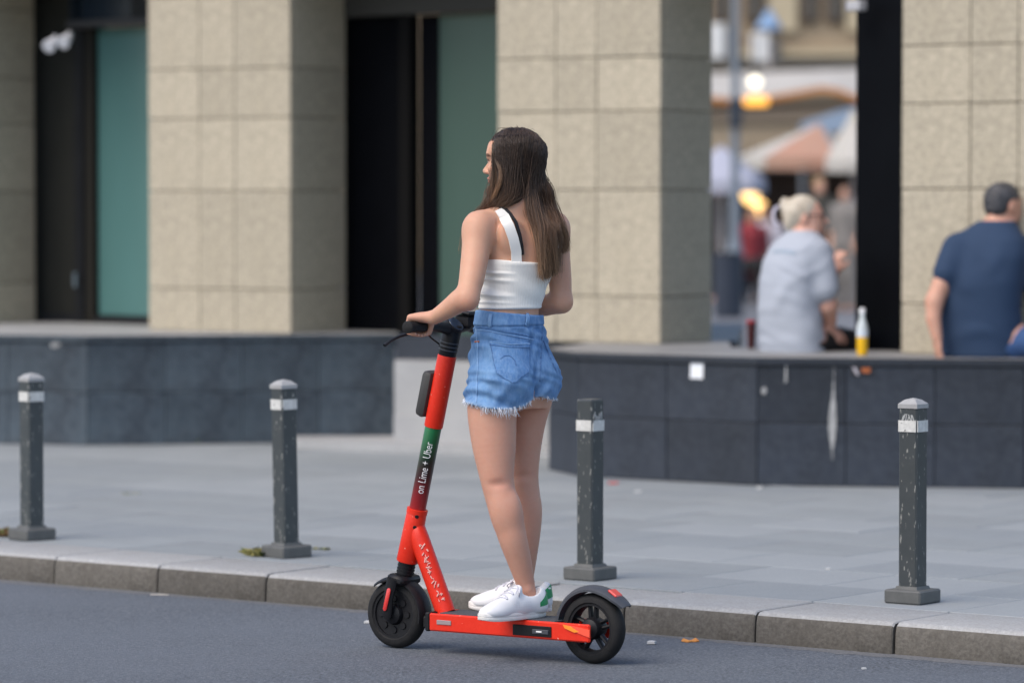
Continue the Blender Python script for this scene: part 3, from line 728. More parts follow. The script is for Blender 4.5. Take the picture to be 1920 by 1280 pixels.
# ------------------------------------------------------------------ bollards
def bollard_base_mesh(h=.052, w=.158):
    q = MB(); q.box((0, 0, h / 2), (w, w, h), ch=.006)
    q.add([(-.05, -.05, h - .001), (.05, -.05, h - .001), (.05, .05, h - .001), (-.05, .05, h - .001), (-.044, -.044, h + .012), (.044, -.044, h + .012), (.044, .044, h + .012), (-.044, .044, h + .012)],
          [(4, 5, 6, 7)] + [(i, (i + 1) % 4, 4 + (i + 1) % 4, 4 + i) for i in range(4)]); return q
PW = .080
def bollard(px, py, top_py, rot, tilt, label, cap=True, base_px=None):
    p = ground(px, py, KZ); p[1] += .06
    H = (CAM_H - (top_py - HORIZON) * (p[1]) / F_PX) - KZ
    r = tag(empty('bollard', p, R(rot)), label, 'bollard', 'square bollards along the kerb')
    bollard_base_mesh().build('base', M_BASE, r)
    hp = H - (.035 if cap else 0)
    q = MB(); q.box((0, 0, .05 + (hp - .05) / 2), (PW, PW, hp - .05), ch=.006); po = q.build('post', M_BOLL, r)
    q = MB(); bz = H - .105
    s = PW / 2 + .0015
    for k in range(4):
        a = k * math.pi / 2; rot_ = Matrix.Rotation(a, 3, 'Z'); q.box(tuple(rot_ @ Vector((0, -s, bz))), (PW - .006, .003, .043), rot=rot_)
    q.build('reflective_band', M_BAND, r)
    if cap:
        q = MB(); e = PW / 2 + .002; z = hp + .001
        v = [(x * e, y * e, z - .004) for x, y in ((-1, -1), (1, -1), (1, 1), (-1, 1))] + [(x * e, y * e, z + .012) for x, y in ((-1, -1), (1, -1), (1, 1), (-1, 1))] + [(x * e * .55, y * e * .55, z + .028) for x, y in ((-1, -1), (1, -1), (1, 1), (-1, 1))] + [(0, 0, z + .035)]
        f = [(3, 2, 1, 0)] + [(a + i, a + (i + 1) % 4, a + 4 + (i + 1) % 4, a + 4 + i) for a in (0, 4) for i in range(4)] + [(8 + i, 8 + (i + 1) % 4, 12) for i in range(4)]
        q.add(v, f); q.build('cap', M_CAP, r)
    r.rotation_euler = (0, R(tilt), R(rot)); return r
# graffiti scratches on two posts are small raised paint marks
b4 = bollard(1714, 1132, 746, 50 + 3, 0, 'bollard with a pale pyramid cap, standing alone before the right dark wall')
b3 = bollard(1107, 1088, 748, 51, 0, 'bollard that lost its cap, behind the rear wheel of the scooter', cap=False)
b2 = bollard(536, 1046, 711, 40, -1.2, 'bollard with weeds at its foot, slightly leaning, in front of the scooter', True)
b1 = bollard(57, 1013, 699, 40, 0, 'bollard before the teal window, first of the row along the kerb', True)
M_SCR = mat('scratched_paint', (.42, .43, .42), .6)
for b, zs in ((b4, .70), (b3, .655)):
    for k in range(7):
        q = MB(); x = -.026 + k * .008; q.box((0, 0, 0), (.0035, .002, rng.uniform(.014, .034)), rot=Matrix.Rotation(rng.uniform(-.5, .5), 3, 'Y'))
        o = q.build('scratch', M_SCR, b); o.location = (x, -PW / 2 - .001, zs + rng.uniform(-.008, .008)) if b is b3 else (-PW / 2 - .001, x, zs + rng.uniform(-.008, .008))
        if b is b4: o.rotation_euler = (0, 0, math.pi / 2)
# ------------------------------------------------------------------ weeds and litter
def leafy(name, centre, rad, n, h, cols, label, cat):
    r = tag(empty(name, centre), label, cat); q = MB()
    for i in range(n):
        a = rng.uniform(0, 6.28); d = rad * math.sqrt(rng.uniform(0, 1)); p = Vector((math.cos(a) * d, math.sin(a) * d * .6, 0))
        tl = rng.uniform(.5, 1) * h; ang = rng.uniform(0, 6.28); out = Vector((math.cos(ang), math.sin(ang), 0)); w = out.cross(Vector((0, 0, 1))) * rng.uniform(.003, .007)
        m_ = p + out * tl * .5 + Vector((0, 0, tl * .7)); e = p + out * tl * 1.2 + Vector((0, 0, tl * rng.uniform(.3, .9)))
        q.add([p - w * .4, p + w * .4, m_ + w, e, m_ - w], [(0, 1, 2, 3, 4)], rng.integers(0, len(cols)))
    o = q.build('leaves', cols, r, fix=False); o['kind'] = 'stuff'; return r
M_W1 = mat('weed_green', (.10, .13, .03), .7); M_W2 = mat('weed_yellow', (.30, .27, .09), .7); M_W3 = mat('dry_leaf', (.22, .13, .06), .8)
leafy('weed', ground(497, 1042, KZ), .075, 170, .045, [M_W1, M_W2, M_W2], 'yellow green weeds at the foot of the leaning bollard', 'weed')
leafy('weed', ground(14, 1004, KZ), .085, 170, .05, [M_W2, M_W3, M_W3, M_W1], 'dry brown weeds at the foot of the first bollard by the kerb', 'weed')
leafy('weed', ground(374, 832, KZ), .05, 40, .05, [M_W1, M_W2], 'small green weed growing at the foot of the left dark wall', 'weed')
leafy('weed', ground(602, 1030, KZ), .05, 30, .015, [M_W1, M_W2], 'thin weeds on the pavement on the far side of the leaning bollard', 'weed')
leafy('weed', ground(245, 926, KZ), .05, 14, .012, [M_W1, M_W2], 'tiny moss tuft in a pavement joint behind the kerb', 'weed')
def bit(name, px, py, z, poly, h, m, label, cat, curl=0.0):
    p = ground(px, py, z); q = MB(); n = len(poly)
    def zc(x, y): return curl * (x * x * 4 + y * 6) * abs(x) * 3
    vs = [(x, y, h * .2 + max(0, zc(x, y))) for x, y in poly] + [(x, y, h + max(0, zc(x, y))) for x, y in poly]; c0 = (0, 0, h * .3); c1 = (0, 0, h * 1.2)
    vs += [c0, c1]; fs = []
    for i in range(n): j = (i + 1) % n; fs += [(i, j, n + j, n + i), (2 * n, j, i), (2 * n + 1, n + i, n + j)]
    q.add(vs, fs); o = q.build(name, m); o.location = p; o.rotation_euler = (0, 0, rng.uniform(-.3, .3)); return tag(o, label, cat)
leaf_poly = [(-.034, .002), (-.022, .014), (-.014, .008), (0, .018), (.012, .009), (.026, .012), (.035, -.002), (.02, -.012), (.004, -.008), (-.012, -.016), (-.02, -.006)]
bit('fallen_leaf', 1294, 1203, 0.0, leaf_poly, .005, mat('orange_leaf', (.62, .26, .06), .7, [(60, .5, (.42, .15, .04))]), 'curled orange dry leaf lying on the road against the kerb', 'leaf', 1.6)
sq = lambda a, b: [(-a * .8, -b * .7), (a * .7, -b * .6), (a * .8, b * .5), (a * .2, b * .8), (-a * .7, b * .6)]
M_PAP = mat('paper_scrap', (.55, .55, .54), .7)
bit('paper_scrap', 1222, 1207, 0, sq(.019, .02), .012, M_PAP, 'small white paper scrap on the road beside the rear wheel', 'litter')
bit('paper_scrap', 1150, 906, KZ, sq(.035, .05), .006, mat('red_scrap', (.6, .06, .05), .7), 'small red scrap on the pavement before the right dark wall', 'litter')
bit('paper_scrap', 1197, 922, KZ, sq(.025, .04), .006, M_PAP, 'small white scrap on the pavement right of the red scrap', 'litter')
bit('paper_scrap', 1426, 916, KZ, sq(.02, .04), .012, M_PAP, 'white crumb of litter against the foot of the right dark wall', 'litter')
bit('paper_scrap', 490, 1032, KZ, sq(.012, .012), .012, M_PAP, 'white crumb of litter in the weeds of the leaning bollard', 'litter')
bit('paper_scrap', 1553, 1067, KZ, sq(.012, .016), .006, M_PAP, 'white crumb of litter on the pavement left of the lone capped bollard', 'litter')
bit('paper_scrap', 690, 1168, 0, sq(.016, .02), .010, M_PAP, 'white crumb of litter on the road at the front wheel of the scooter', 'litter')
bit('paper_scrap', 1620, 1254, 0, sq(.010, .012), .006, M_PAP, 'white crumb of litter on the road below the right kerb stones', 'litter')
bit('paper_scrap', 300, 1115, 0, sq(.05, .012), .004, mat('beige_scrap', (.5, .47, .42), .8), 'flat beige scrap on the road along the left kerb stones', 'litter')
# cup and bottle on the ledge
LZ = .805
def ledge_pt(px, Y): return np.array((px_x(px, Y), Y, LZ))
cup = tag(empty('drink_cup', ledge_pt(1409, 21.75)), 'dark red drinking cup with a red lid beside the woman in pale blue', 'cup')
q = MB(); q.lathe((0, 0, 0), (0, 0, 1), [(.020, 0), (.022, .005), (.027, .14), (.027, .145), (.02, .145)], 20); q.build('body', mat('cup_dark_red', (.05, .008, .01), .3), cup, smooth=True)
q = MB(); q.lathe((0, 0, .145), (0, 0, 1), [(.029, 0), (.029, .012), (.024, .016)], 20); q.build('lid', mat('lid_red', (.35, .03, .04), .4), cup, smooth=True)
bt = tag(empty('bottle', ledge_pt(1617, 20.75)), 'clear bottle half full of yellow juice standing on the right ledge', 'bottle')
q = MB(); q.lathe((0, 0, 0), (0, 0, 1), [(.026, .002), (.029, .008), (.030, .135)], 20); q.build('juice', mat('yellow_juice', (.85, .48, .01), .25), bt, smooth=True)
q = MB(); q.lathe((0, 0, .1355), (0, 0, 1), [(.030, 0), (.030, .01), (.026, .03), (.016, .058), (.0135, .07), (.0135, .092), (.012, .094)], 20); q.build('glass', mat('pale_bottle_glass', (.55, .60, .60), .12), bt, smooth=True)
q = MB(); q.lathe((0, 0, .2297), (0, 0, 1), [(.0155, 0), (.0155, .022), (.012, .026)], 16); q.build('cap', M_WHITEP, bt, smooth=True)
q = MB(); q.lathe((0, 0, .100), (0, 0, 1), [(.0305, 0), (.0308, .002), (.0308, .034), (.0305, .036)], 20); q.build('label', mat('bottle_label', (.60, .66, .72), .5), bt, smooth=True)

# ------------------------------------------------------------------ the scooter, in its own frame: x backwards, y to its right (away), z up
FC = ground(745, 1213.5); RC = ground(1114, 1243)
SV = RC - FC; WB = float(np.linalg.norm(SV[:2])); S_ANG = math.atan2(SV[1], SV[0])
BX = np.array((math.cos(S_ANG), math.sin(S_ANG), 0)); RY = np.array((-BX[1], BX[0], 0))     # back, right
LFT, HEAD = -RY, -BX
print('wheelbase', WB, 'angle', math.degrees(S_ANG))
def S(s, t, z): return FC + BX * s + RY * t + np.array((0, 0, z))       # t to the rider's right
def s_of(px, t, z):
    k = (px - 960) / F_PX; p = S(0, t, z); e = k * (FWD @ (p - CAMP)) - (p - CAMP)[0]; g = BX[0] - k * (FWD @ BX); return e / g
def z_of(py, s, t):
    p = S(s, t, 0); return CAM_H - (py - HORIZON) * p[1] / F_PX
sc = tag(empty('electric_scooter', FC, S_ANG), 'red shared electric kick scooter ridden along the kerb by the woman in denim shorts', 'scooter')
RW = .1255
# steering axis
zt_ = z_of(612, .24, 0); s_top = s_of(849, 0, zt_)
AX0 = Vector((.0, 0, RW)); AXT = Vector((s_top, 0, zt_)); ax_d = (AXT - AX0).normalized()
print('stem top', s_top, zt_)
def ax_at_py(py):
    lo, hi = 0.0, 1.3
    for _ in range(40):
        m = (lo + hi) / 2; p = AX0 + ax_d * m; y = to_px(S(p.x, p.y, p.z))[1]
        if y > py: lo = m
        else: hi = m
    return AX0 + ax_d * lo
side_n = Vector((0, 1, 0)); fwd_n = side_n.cross(ax_d)        # perpendicular to the axis in the mid plane
def axtube(py0, py1, r0, r1, name, m, n=28, extra=0.0, smooth=True, flat=None):
    a, b = ax_at_py(py0), ax_at_py(py1); q = MB(); q.tube([a, a + (b - a) * .02, a + (b - a) * .98, b], [r0 * .965, r0, r1, r1 * .965], n, up=(0, 1, 0)); return q.build(name, m, sc, smooth=smooth)
# wheels
def wheel(x, name, spokes):
    w = empty(name, (x, 0, RW)); w.parent = sc
    q = MB(); k = 40; prof = []
    for i in range(15):
        a = math.pi * (i / 14) ; prof.append((RW - .030 + .030 * math.sin(a) ** .8 if 0 < i < 14 else RW - .032, -.031 * math.cos(a)))
    prof += [(RW - .040, .022), (RW - .040, -.022)]
    q.lathe((0, 0, 0), (0, 1, 0), prof, 56, close=True); q.build('tyre', M_RUB, w, smooth=True)
    q = MB(); ro = RW - .036
    q.lathe((0, 0, 0), (0, 1, 0), [(ro, -.026), (ro, .026), (ro - .008, .026), (ro - .012, .0), (ro - .008, -.026)], 56, close=True)
    q.lathe((0, 0, 0), (0, 1, 0), [(.012, -.045), (.034, -.034), (.040, -.02), (.040, .02), (.034, .034), (.012, .045)], 32)
    if spokes:
        for i in range(5):
            a = 2 * math.pi * i / 5 + .35
            for da in (-.16, .16):
                q.tube([(math.cos(a + da * 1.8) * .034, 0, math.sin(a + da * 1.8) * .034), (math.cos(a + da) * (ro - .004), 0, math.sin(a + da) * (ro - .004))], [.008, .0065], 8, flat=((0, 1, 0), 1.8))
    else:
        q.lathe((0, 0, 0), (0, 1, 0), [(.03, -.018), (ro - .002, -.02), (ro - .002, .02), (.03, .018)], 40)
        for i in range(8):
            a = 2 * math.pi * i / 8; q.lathe((math.cos(a) * .058, 0, math.sin(a) * .058), (0, 1, 0), [(.012, -.024), (.014, -.019), (.014, .019), (.012, .024)], 12)
    q.build('rim', M_BLK, w, smooth=True)
    q = MB(); q.lathe((0, 0, 0), (0, 1, 0), [(.009, -.058), (.011, -.056), (.011, .056), (.009, .058)], 6); q.build('axle_nut', mat('bolt_steel', (.3, .3, .31), .4, metal=.8), w)
wheel(0, 'front_wheel', False); wheel(WB, 'rear_wheel', True)
# fork: crown, two legs with a red strip
crown = ax_at_py(1078)
q = MB()
q.box(tuple(crown + ax_d * -.012), (.075, .125, .032), rot=Matrix.Rotation(math.atan2(ax_d.x, ax_d.z), 3, 'Y'), ch=.010)
for y in (-.058, .058):
    a = crown + Vector((-.012, y, -.008)); b = Vector((-.004, y, RW)); q.tube([a, a.lerp(b, .5) + Vector((-.006, 0, 0)), b, b + Vector((0, 0, -.016))], [.024, .021, .021, .014], 14, flat=((0, 1, 0), .55))
q.build('fork', M_BLK, sc, smooth=True)
for y in (-.0725, .0725):
    a = crown + Vector((-.014, y, -.03)); b = Vector((-.008, y, RW + .008)); d = (b - a)
    q = MB(); q.tube([a + d * .12, a + d * .17, a + d * .86, a + d * .92], [.004, .0085, .0085, .004], 10, flat=((0, 1, 0), .5)); q.build('reflector_strip', M_LAMPRED, sc, smooth=True)
# front fender (arc over the rear upper side of the wheel)
def arc_sheet(c, r_, a0, a1, w0, w1, n=22, th=.005, lip=.012, grow=0.0):
    q = MB(); vs = []; cols = 7
    for i in range(n):
        f = i / (n - 1); a = a0 + (a1 - a0) * f; w = w0 + (w1 - w0) * f; r = r_ + grow * max(0, (R(80) - a) / R(50)) ** 2
        if grow and f > .9: w *= 1 - 3.5 * (f - .9)
        for lay in (0, 1):
            for j in range(cols):
                g = -1 + 2 * j / (cols - 1); rr = r - lip * abs(g) ** 3 + th * lay
                vs.append((c[0] + math.cos(a) * rr, c[1] + g * w, c[2] + math.sin(a) * rr))
    m = cols * 2; fs = []
    for i in range(n - 1):
        for j in range(cols - 1):
            fs.append((i * m + j, i * m + j + 1, (i + 1) * m + j + 1, (i + 1) * m + j)); fs.append((i * m + cols + j, (i + 1) * m + cols + j, (i + 1) * m + cols + j + 1, i * m + cols + j + 1))
        for j in (0, cols - 1): fs.append((i * m + j, (i + 1) * m + j, (i + 1) * m + cols + j, i * m + cols + j))
    for i in (0, n - 1):
        for j in range(cols - 1): fs.append((i * m + j, i * m + j + 1, i * m + cols + j + 1, i * m + cols + j))
    return q.add(vs, fs)
arc_sheet((0, 0, RW), RW + .009, R(128), R(-12), .040, .040).build('front_fender', M_BLK, sc, smooth=True)
q = MB(); q.box((RW + .018, 0, RW - .020), (.02, .06, .045), ch=.006); q.build('mud_flap', M_BLK, sc)
# ribbed boot, neck, stem
axtube(1076, 1050, .030, .029, 'suspension_boot', M_BLK)
for k in range(4):
    p = ax_at_py(1072 - k * 6); q = MB(); q.tube([p - ax_d * .003, p + ax_d * .003], [.033, .033], 24, up=(0, 1, 0)); q.build('boot_rib', M_BLK, sc, smooth=True)
axtube(1052, 958, .041, .037, 'head_tube', M_RED); axtube(962, 953, .0385, .0385, 'collar_lip', M_RED)
M_DEC = bpy.data.materials.new('stem_decal'); M_DEC.use_nodes = True
t_ = M_DEC.node_tree; b_ = t_.nodes['Principled BSDF']; b_.inputs['Roughness'].default_value = .32; b_.inputs['Coat Weight'].default_value = .2
tc = t_.nodes.new('ShaderNodeTexCoord'); sx = t_.nodes.new('ShaderNodeSeparateXYZ'); mr = t_.nodes.new('ShaderNodeMapRange'); rp = t_.nodes.new('ShaderNodeValToRGB')
zA, zB = ax_at_py(955).z, ax_at_py(798).z
mr.inputs['From Min'].default_value = zA; mr.inputs['From Max'].default_value = zB
t_.links.new(tc.outputs['Object'], sx.inputs[0]); t_.links.new(sx.outputs['Z'], mr.inputs['Value']); t_.links.new(mr.outputs[0], rp.inputs[0]); t_.links.new(rp.outputs[0], b_.inputs['Base Color'])
e = rp.color_ramp.elements; e[0].position = 0; e[0].color = (.30, .012, .012, 1); e[1].position = 1; e[1].color = (.004, .15, .045, 1)
for p_, c_ in ((.18, (.20, .008, .012, 1)), (.40, (.035, .006, .008, 1)), (.58, (.008, .016, .010, 1)), (.78, (.004, .085, .028, 1))):
    k = e.new(p_); k.color = c_
axtube(957, 796, .0305, .0305, 'stem', M_DEC)
axtube(800, 666, .0345, .0345, 'stem_sleeve', M_RED); axtube(670, 622, .0325, .034, 'stem_clamp', M_BLK)
for py in (641, 648, 655):
    p = ax_at_py(py); q = MB(); q.tube([p - ax_d * .002, p + ax_d * .002], [.0352, .0352], 24, up=(0, 1, 0)); q.build('clamp_ring', M_GREYP, sc, smooth=True)
# lettering on the stem: on Lime + Uber, reading upwards
cu = bpy.data.curves.new('txt', 'FONT'); cu.body = 'on Lime + Uber'; cu.size = .0405; cu.extrude = 0.0; cu.resolution_u = 3; cu.offset = -.0002
to = bpy.data.objects.new('txt', cu); COL.objects.link(to)
dg = bpy.context.evaluated_depsgraph_get(); me = to.evaluated_get(dg).to_mesh()
bm = bmesh.new(); bm.from_mesh(me); bmesh.ops.triangulate(bm, faces=bm.faces)
bmesh.ops.subdivide_edges(bm, edges=[x for x in bm.edges if x.calc_length() > .006], cuts=1)
xmax = max(v.co.x for v in bm.verts); a = ax_at_py(922); b = ax_at_py(826); Ls = (b - a).length
ang0 = math.atan2(-1, .28)      # towards the near side of the stem, a little to the rear
vs = []
for v in bm.verts:
    p = a + ax_d * (v.co.x / xmax * Ls); w = (v.co.y - .013) / .0305
    th = math.radians(-62) + (-w)      # angle about the axis: letters' tops lean to the left of the picture
    n = Vector(fwd_n) * math.cos(th) + side_n * math.sin(th)
    vs.append(p + n * .0312)
q = MB(); q.add(vs, [tuple(v.index for v in f.verts) for f in bm.faces]); bm.free()
bpy.data.objects.remove(to); TXT = q.build('lettering', M_WHITEP, sc, fix=False)
# bolts on the lower collar
for py in (964, 984):
    p = ax_at_py(py); n = (Vector(fwd_n) * .62 + side_n * -.78).normalized(); q = MB(); q.lathe(p + n * .0345, n, [(.007, -.004), (.008, .002), (.0065, .004)], 12); q.build('bolt', M_BLK, sc)
# down tube
p0 = ax_at_py(992) + Vector((.012, 0, 0)); zd = .150
sE = s_of(838, 0, zd); p1 = Vector((sE - .004, 0, zd - .01)); 
q = MB(); q.tube([p0 + Vector((-.02, 0, .015)), p0, p0.lerp(p1, .12), p0.lerp(p1, .95), p1], [.024, .036, .037, .037, .036], 24, up=(0, 1, 0), flat=((0, 1, 0), .92)); q.build('down_tube', M_RED, sc, smooth=True)
# worn row of white sticker marks down its rear edge
dn = (p1 - p0).normalized(); nb = Vector((0, 1, 0)).cross(dn); nb = nb if nb.x > 0 else -nb
nn = (nb * .62 + Vector((0, -.78, 0))).normalized(); tt = dn.cross(nn).normalized(); q = MB()
for k in range(11):
    c = p0.lerp(p1, .22 + .062 * k) + nn * .0362
    for j in range(rng.integers(2, 5)):
        o_ = tt * rng.uniform(-.011, .011) + dn * rng.uniform(-.009, .009); w_ = rng.uniform(.0015, .0045); l_ = rng.uniform(.003, .008); a_ = rng.uniform(0, 3.1)
        e1 = (tt * math.cos(a_) + dn * math.sin(a_)) * l_; e2 = (tt * -math.sin(a_) + dn * math.cos(a_)) * w_ * .5
        v = [c + o_ + e1 + e2, c + o_ - e1 + e2, c + o_ - e1 - e2, c + o_ + e1 - e2]; q.add([x + nn * .0016 for x in v] + [x - nn * .002 for x in v], [(0, 1, 2, 3), (0, 1, 5, 4), (1, 2, 6, 5), (2, 3, 7, 6), (3, 0, 4, 7)])
o = q.build('worn_decal', mat('worn_white_print', (.78, .42, .36), .5), sc); o['kind'] = 'stuff'
# deck: side rails, body, mat
TH = .078; Z1 = .147; Z0 = Z1 - .064
sA = s_of(806, -TH, Z1); sB = s_of(1107, -TH, Z1 - .02); sC = s_of(1045, -TH, Z1)
print('deck', sA, sB, sC)
q = MB(); q.box(((sA + sC) / 2, 0, (Z0 + Z1) / 2 - .002), (sC - sA, TH * 2 - .012, Z1 - Z0 - .008), ch=.008)
q.build('deck', M_RED, sc)
for y in (-TH, TH):
    q = MB(); q.box(((sA + sB) / 2, y, (Z0 + Z1) / 2), (sB - sA, .014, Z1 - Z0), ch=.005); q.build('side_rail', M_RED, sc)
q = MB(); q.box(((sA + sC) / 2 + .01, 0, Z1 - .001), (sC - sA - .05, TH * 2 - .018, .007), ch=.002); q.build('deck_mat', mat('deck_mat_rubber', (.05, .055, .065), .8, bump=(300, .6, .002)), sc)
q = MB(); q.box((sA - .008, 0, (Z0 + Z1) / 2), (.022, TH * 2 + .016, Z1 - Z0 + .004), ch=.005); q.build('end_cap', M_BLK, sc)
yy = -TH - .0075
def side_plate(x0, x1, zc0, zc1, name, m, out=.002, shear=0.0, ch=.0015):
    s0, s1 = s_of(x0, yy, Z1), s_of(x1, yy, Z1); q = MB(); h = (zc1 - zc0) * (Z1 - Z0); zc = Z0 + (zc0 + zc1) / 2 * (Z1 - Z0)
    q.box(((s0 + s1) / 2, yy - out / 2, zc), (s1 - s0, out + .002, h), ch=ch); return q.build(name, m, sc)
side_plate(962, 1034, .14, .74, 'battery_latch', M_BLK, .003); side_plate(1000, 1030, .30, .55, 'latch_lever', M_GREYP, .008); side_plate(1008, 1018, .40, .47, 'latch_mark', M_WHITEP, .0095, ch=0)
side_plate(819, 846, .40, .66, 'maker_plate', mat('plate_grey', (.30, .24, .24), .5), .002)
def tri_plate(pts, name, m, out=.003):
    q = MB(); v = [(s_of(x, yy, Z1), yy - out, Z0 + f * (Z1 - Z0)) for x, f in pts]; n = len(v); v += [(a, b + out + .001, c) for a, b, c in v]
    q.add(v, [tuple(range(n)), tuple(range(n, 2 * n))[::-1]] + [(i, (i + 1) % n, n + (i + 1) % n, n + i) for i in range(n)]); return q.build(name, m, sc)
tri_plate([(1056, .92), (1080, .86), (1106, .72), (1106, .30), (1082, .52), (1060, .72)], 'side_reflector', mat('red_lens', (1.0, .10, .05), .2, coat=.8))
tri_plate([(1056, .92), (1070, .86), (1086, .58), (1078, .52), (1060, .72)], 'amber_lens', M_ORANGE, .0045)
# rear fender and lamp
arc = arc_sheet((WB, 0, RW), RW + .020, R(190), R(31), .034, .043, 34, th=.008, lip=.014, grow=.020)
arc.build('rear_fender', M_GREYP, sc, smooth=True)
q = MB(); q.box((WB + math.cos(R(55)) * (RW + .0325), -.004, RW + math.sin(R(55)) * (RW + .0325)), (.042, .046, .010), rot=Matrix.Rotation(R(33), 3, 'Y'), ch=.004); q.build('tail_lamp', M_LAMPRED, sc)
# box on the front of the stem
pa, pb = ax_at_py(788), ax_at_py(700)
q = MB(); c = (pa + pb) / 2 + fwd_n * (-.052 if fwd_n.x > 0 else .052)
fd = fwd_n if fwd_n.x < 0 else -fwd_n
c = (pa + pb) / 2 + fd * .050
q.box(tuple(c), (.046, .078, (pb - pa).length * .98), rot=Matrix.Rotation(math.atan2(ax_d.x, ax_d.z), 3, 'Y'), ch=.019); q.build('tracker_box', M_BOX, sc, smooth=True)
# handlebar
HB_ = ax_at_py(617); zb = HB_.z
q = MB(); q.tube([HB_ - ax_d * .02, HB_ + ax_d * .006, HB_ + ax_d * .016, HB_ + ax_d * .019], [.034, .036, .033, .02], 28, up=(0, 1, 0)); q.build('stem_head', M_BLK, sc, smooth=True)
dn_ = (ax_d * .80 + Vector((.60, 0, 0))).normalized(); dc = HB_ + ax_d * .012 + Vector((.006, 0, .002))
q = MB(); q.lathe(dc, dn_, [(.036, -.012), (.039, 0), (.037, .008), (.034, .010)], 32); q.build('display_rim', M_BLK, sc, smooth=True)
q = MB(); q.lathe(dc, dn_, [(.033, .009), (.032, .0115)], 32); q.build('display', M_GLASSD, sc, smooth=True)
GR = []
def barpt(t): return HB_ + Vector((.010 * abs(t) / .3, t, .0 + .015 * min(1, abs(t) / .12)))
q = MB(); q.tube([barpt(t) for t in (-.165, -.12, -.06, 0, .06, .12, .165)], [.017, .019, .021, .024, .021, .019, .017], 18); q.build('handlebar', M_BLK, sc, smooth=True)
for sg in (-1, 1):
    q = MB(); q.tube([barpt(sg * t) for t in (.150, .155, .275, .281, .283, .292, .296)], [.019, .0185, .0185, .0185, .0225, .0225, .017], 20); q.build('grip', M_RUB, sc, smooth=True)
    q = MB(); a_ = barpt(sg * .15) + Vector((-.008, 0, -.004)); q.box(tuple(a_ + Vector((-.004, 0, -.008))), (.034, .028, .034), ch=.006)
    q.tube([a_ + Vector((-.025, 0, -.012)), a_ + Vector((-.05, sg * .03, -.02)), a_ + Vector((-.062, sg * .09, -.032)), a_ + Vector((-.066, sg * .135, -.045)), a_ + Vector((-.072, sg * .165, -.062))], [.008, .008, .007, .0065, .0075], 10, flat=((0, 0, 1), .8)); q.build('brake_lever', M_BLK, sc, smooth=True)
# console on the right half of the bar
cz = z_of(598, .25, .09)
q = MB(); q.box((HB_.x + .012, .085, cz - .008), (.075, .085, .05), ch=.010); con = q.build('console', M_BLK, sc)
q = MB(); q.box((HB_.x + .015, .105, cz + .026), (.082, .15, .012), rot=Matrix.Rotation(R(10), 3, 'Y'), ch=.005); q.build('phone_holder', M_BLK, sc)
q = MB(); q.box((HB_.x + .0165, .105, cz + .0335), (.07, .136, .003), rot=Matrix.Rotation(R(10), 3, 'Y'), ch=.001); q.build('screen', M_GLASSD, sc)
# cables
for sg, bend in ((-1, .03), (1, .025)):
    q = MB(); a_ = barpt(sg * .14) + Vector((-.02, 0, -.01)); b_2 = ax_at_py(660) + fd * .034
    q.tube([a_, a_ + Vector((-.02, -sg * .02, -.006)), (a_ + b_2) / 2 + Vector((-.012, 0, .006)), b_2 + Vector((-.004, 0, .02)), b_2], .0032, 8); q.build('cable', M_BLK, sc, smooth=True)
# ------------------------------------------------------------------ the woman on the scooter
def facing(al): return np.array((-math.sin(al), math.cos(al), 0.0))
def leftof(al): return np.array((-math.cos(al), -math.sin(al), 0.0))
Y0 = 13.80
SKIN_C = (.57, .325, .215)
hipA, shA, headA = R(45), R(28), R(64)
lev = []
def lv(py, px, a, b, al, dY=0.0):
    p = at(px, py, Y0 + dY); lev.append((p[2], p[0], p[1], a, b, R(al)))
lv(765, 961, .142, .098, 46); lv(730, 961, .165, .112, 45); lv(693, 960, .162, .112, 45); lv(646, 956, .143, .100, 44)
lv(604, 954, .122, .088, 42); lv(573, 956, .114, .083, 38, .01); lv(531, 967, .118, .087, 33, .02); lv(484, 975, .138, .098, 29, .03)
lv(448, 977, .145, .094, 28, .035); lv(418, 976, .128, .072, 28, .04); lv(398, 975, .088, .056, 28, .045); lv(384, 974, .05, .046, 30, .05)
hc = at(958, 720, Y0)
def torso(F, off=0.0, glute=True):
    F.loft([(l[0], l[1], l[2], l[3] + off, l[4] + off, l[5]) for l in lev], .02)
    bk, lf = -facing(hipA), leftof(hipA)
    if glute:
        for sg in (-1, 1):
            c = hc + bk * .049 + lf * sg * .072 + np.array((0, 0, .012)); F.ell(c, (.086 + off * 1.5, .072 + off * 1.5, .088 + off), .03, axes=[lf, bk, (0, 0, 1)])
    # chest front
    fs, ls = facing(shA), leftof(shA); ch = at(972, 470, Y0 + .03)
    for sg in (-1, 1): F.ell(ch + fs * .075 + ls * sg * .062, (.058 + off, .052 + off, .058 + off), .03, axes=[ls, fs, (0, 0, 1)])
nearP = [(925, 742, 13.735, .096), (922, 775, 13.725, .0915), (926, 830, 13.715, .0835), (930, 880, 13.70, .067), (933, 905, 13.695, .0605), (940, 935, 13.69, .0585), (951, 968, 13.685, .0585), (961, 1008, 13.675, .053), (973, 1047, 13.69, .0455), (982, 1080, 13.705, .0375), (989, 1108, 13.715, .0315), (992, 1128, 13.72, .030)]
farP = [(991, 742, 13.885, .093), (986, 778, 13.885, .079), (983, 835, 13.885, .063), (981, 890, 13.885, .0555), (984, 925, 13.885, .056), (989, 955, 13.885, .0575), (988, 1000, 13.885, .0515), (985, 1055, 13.885, .040), (984, 1092, 13.885, .030), (985, 1112, 13.885, .030)]
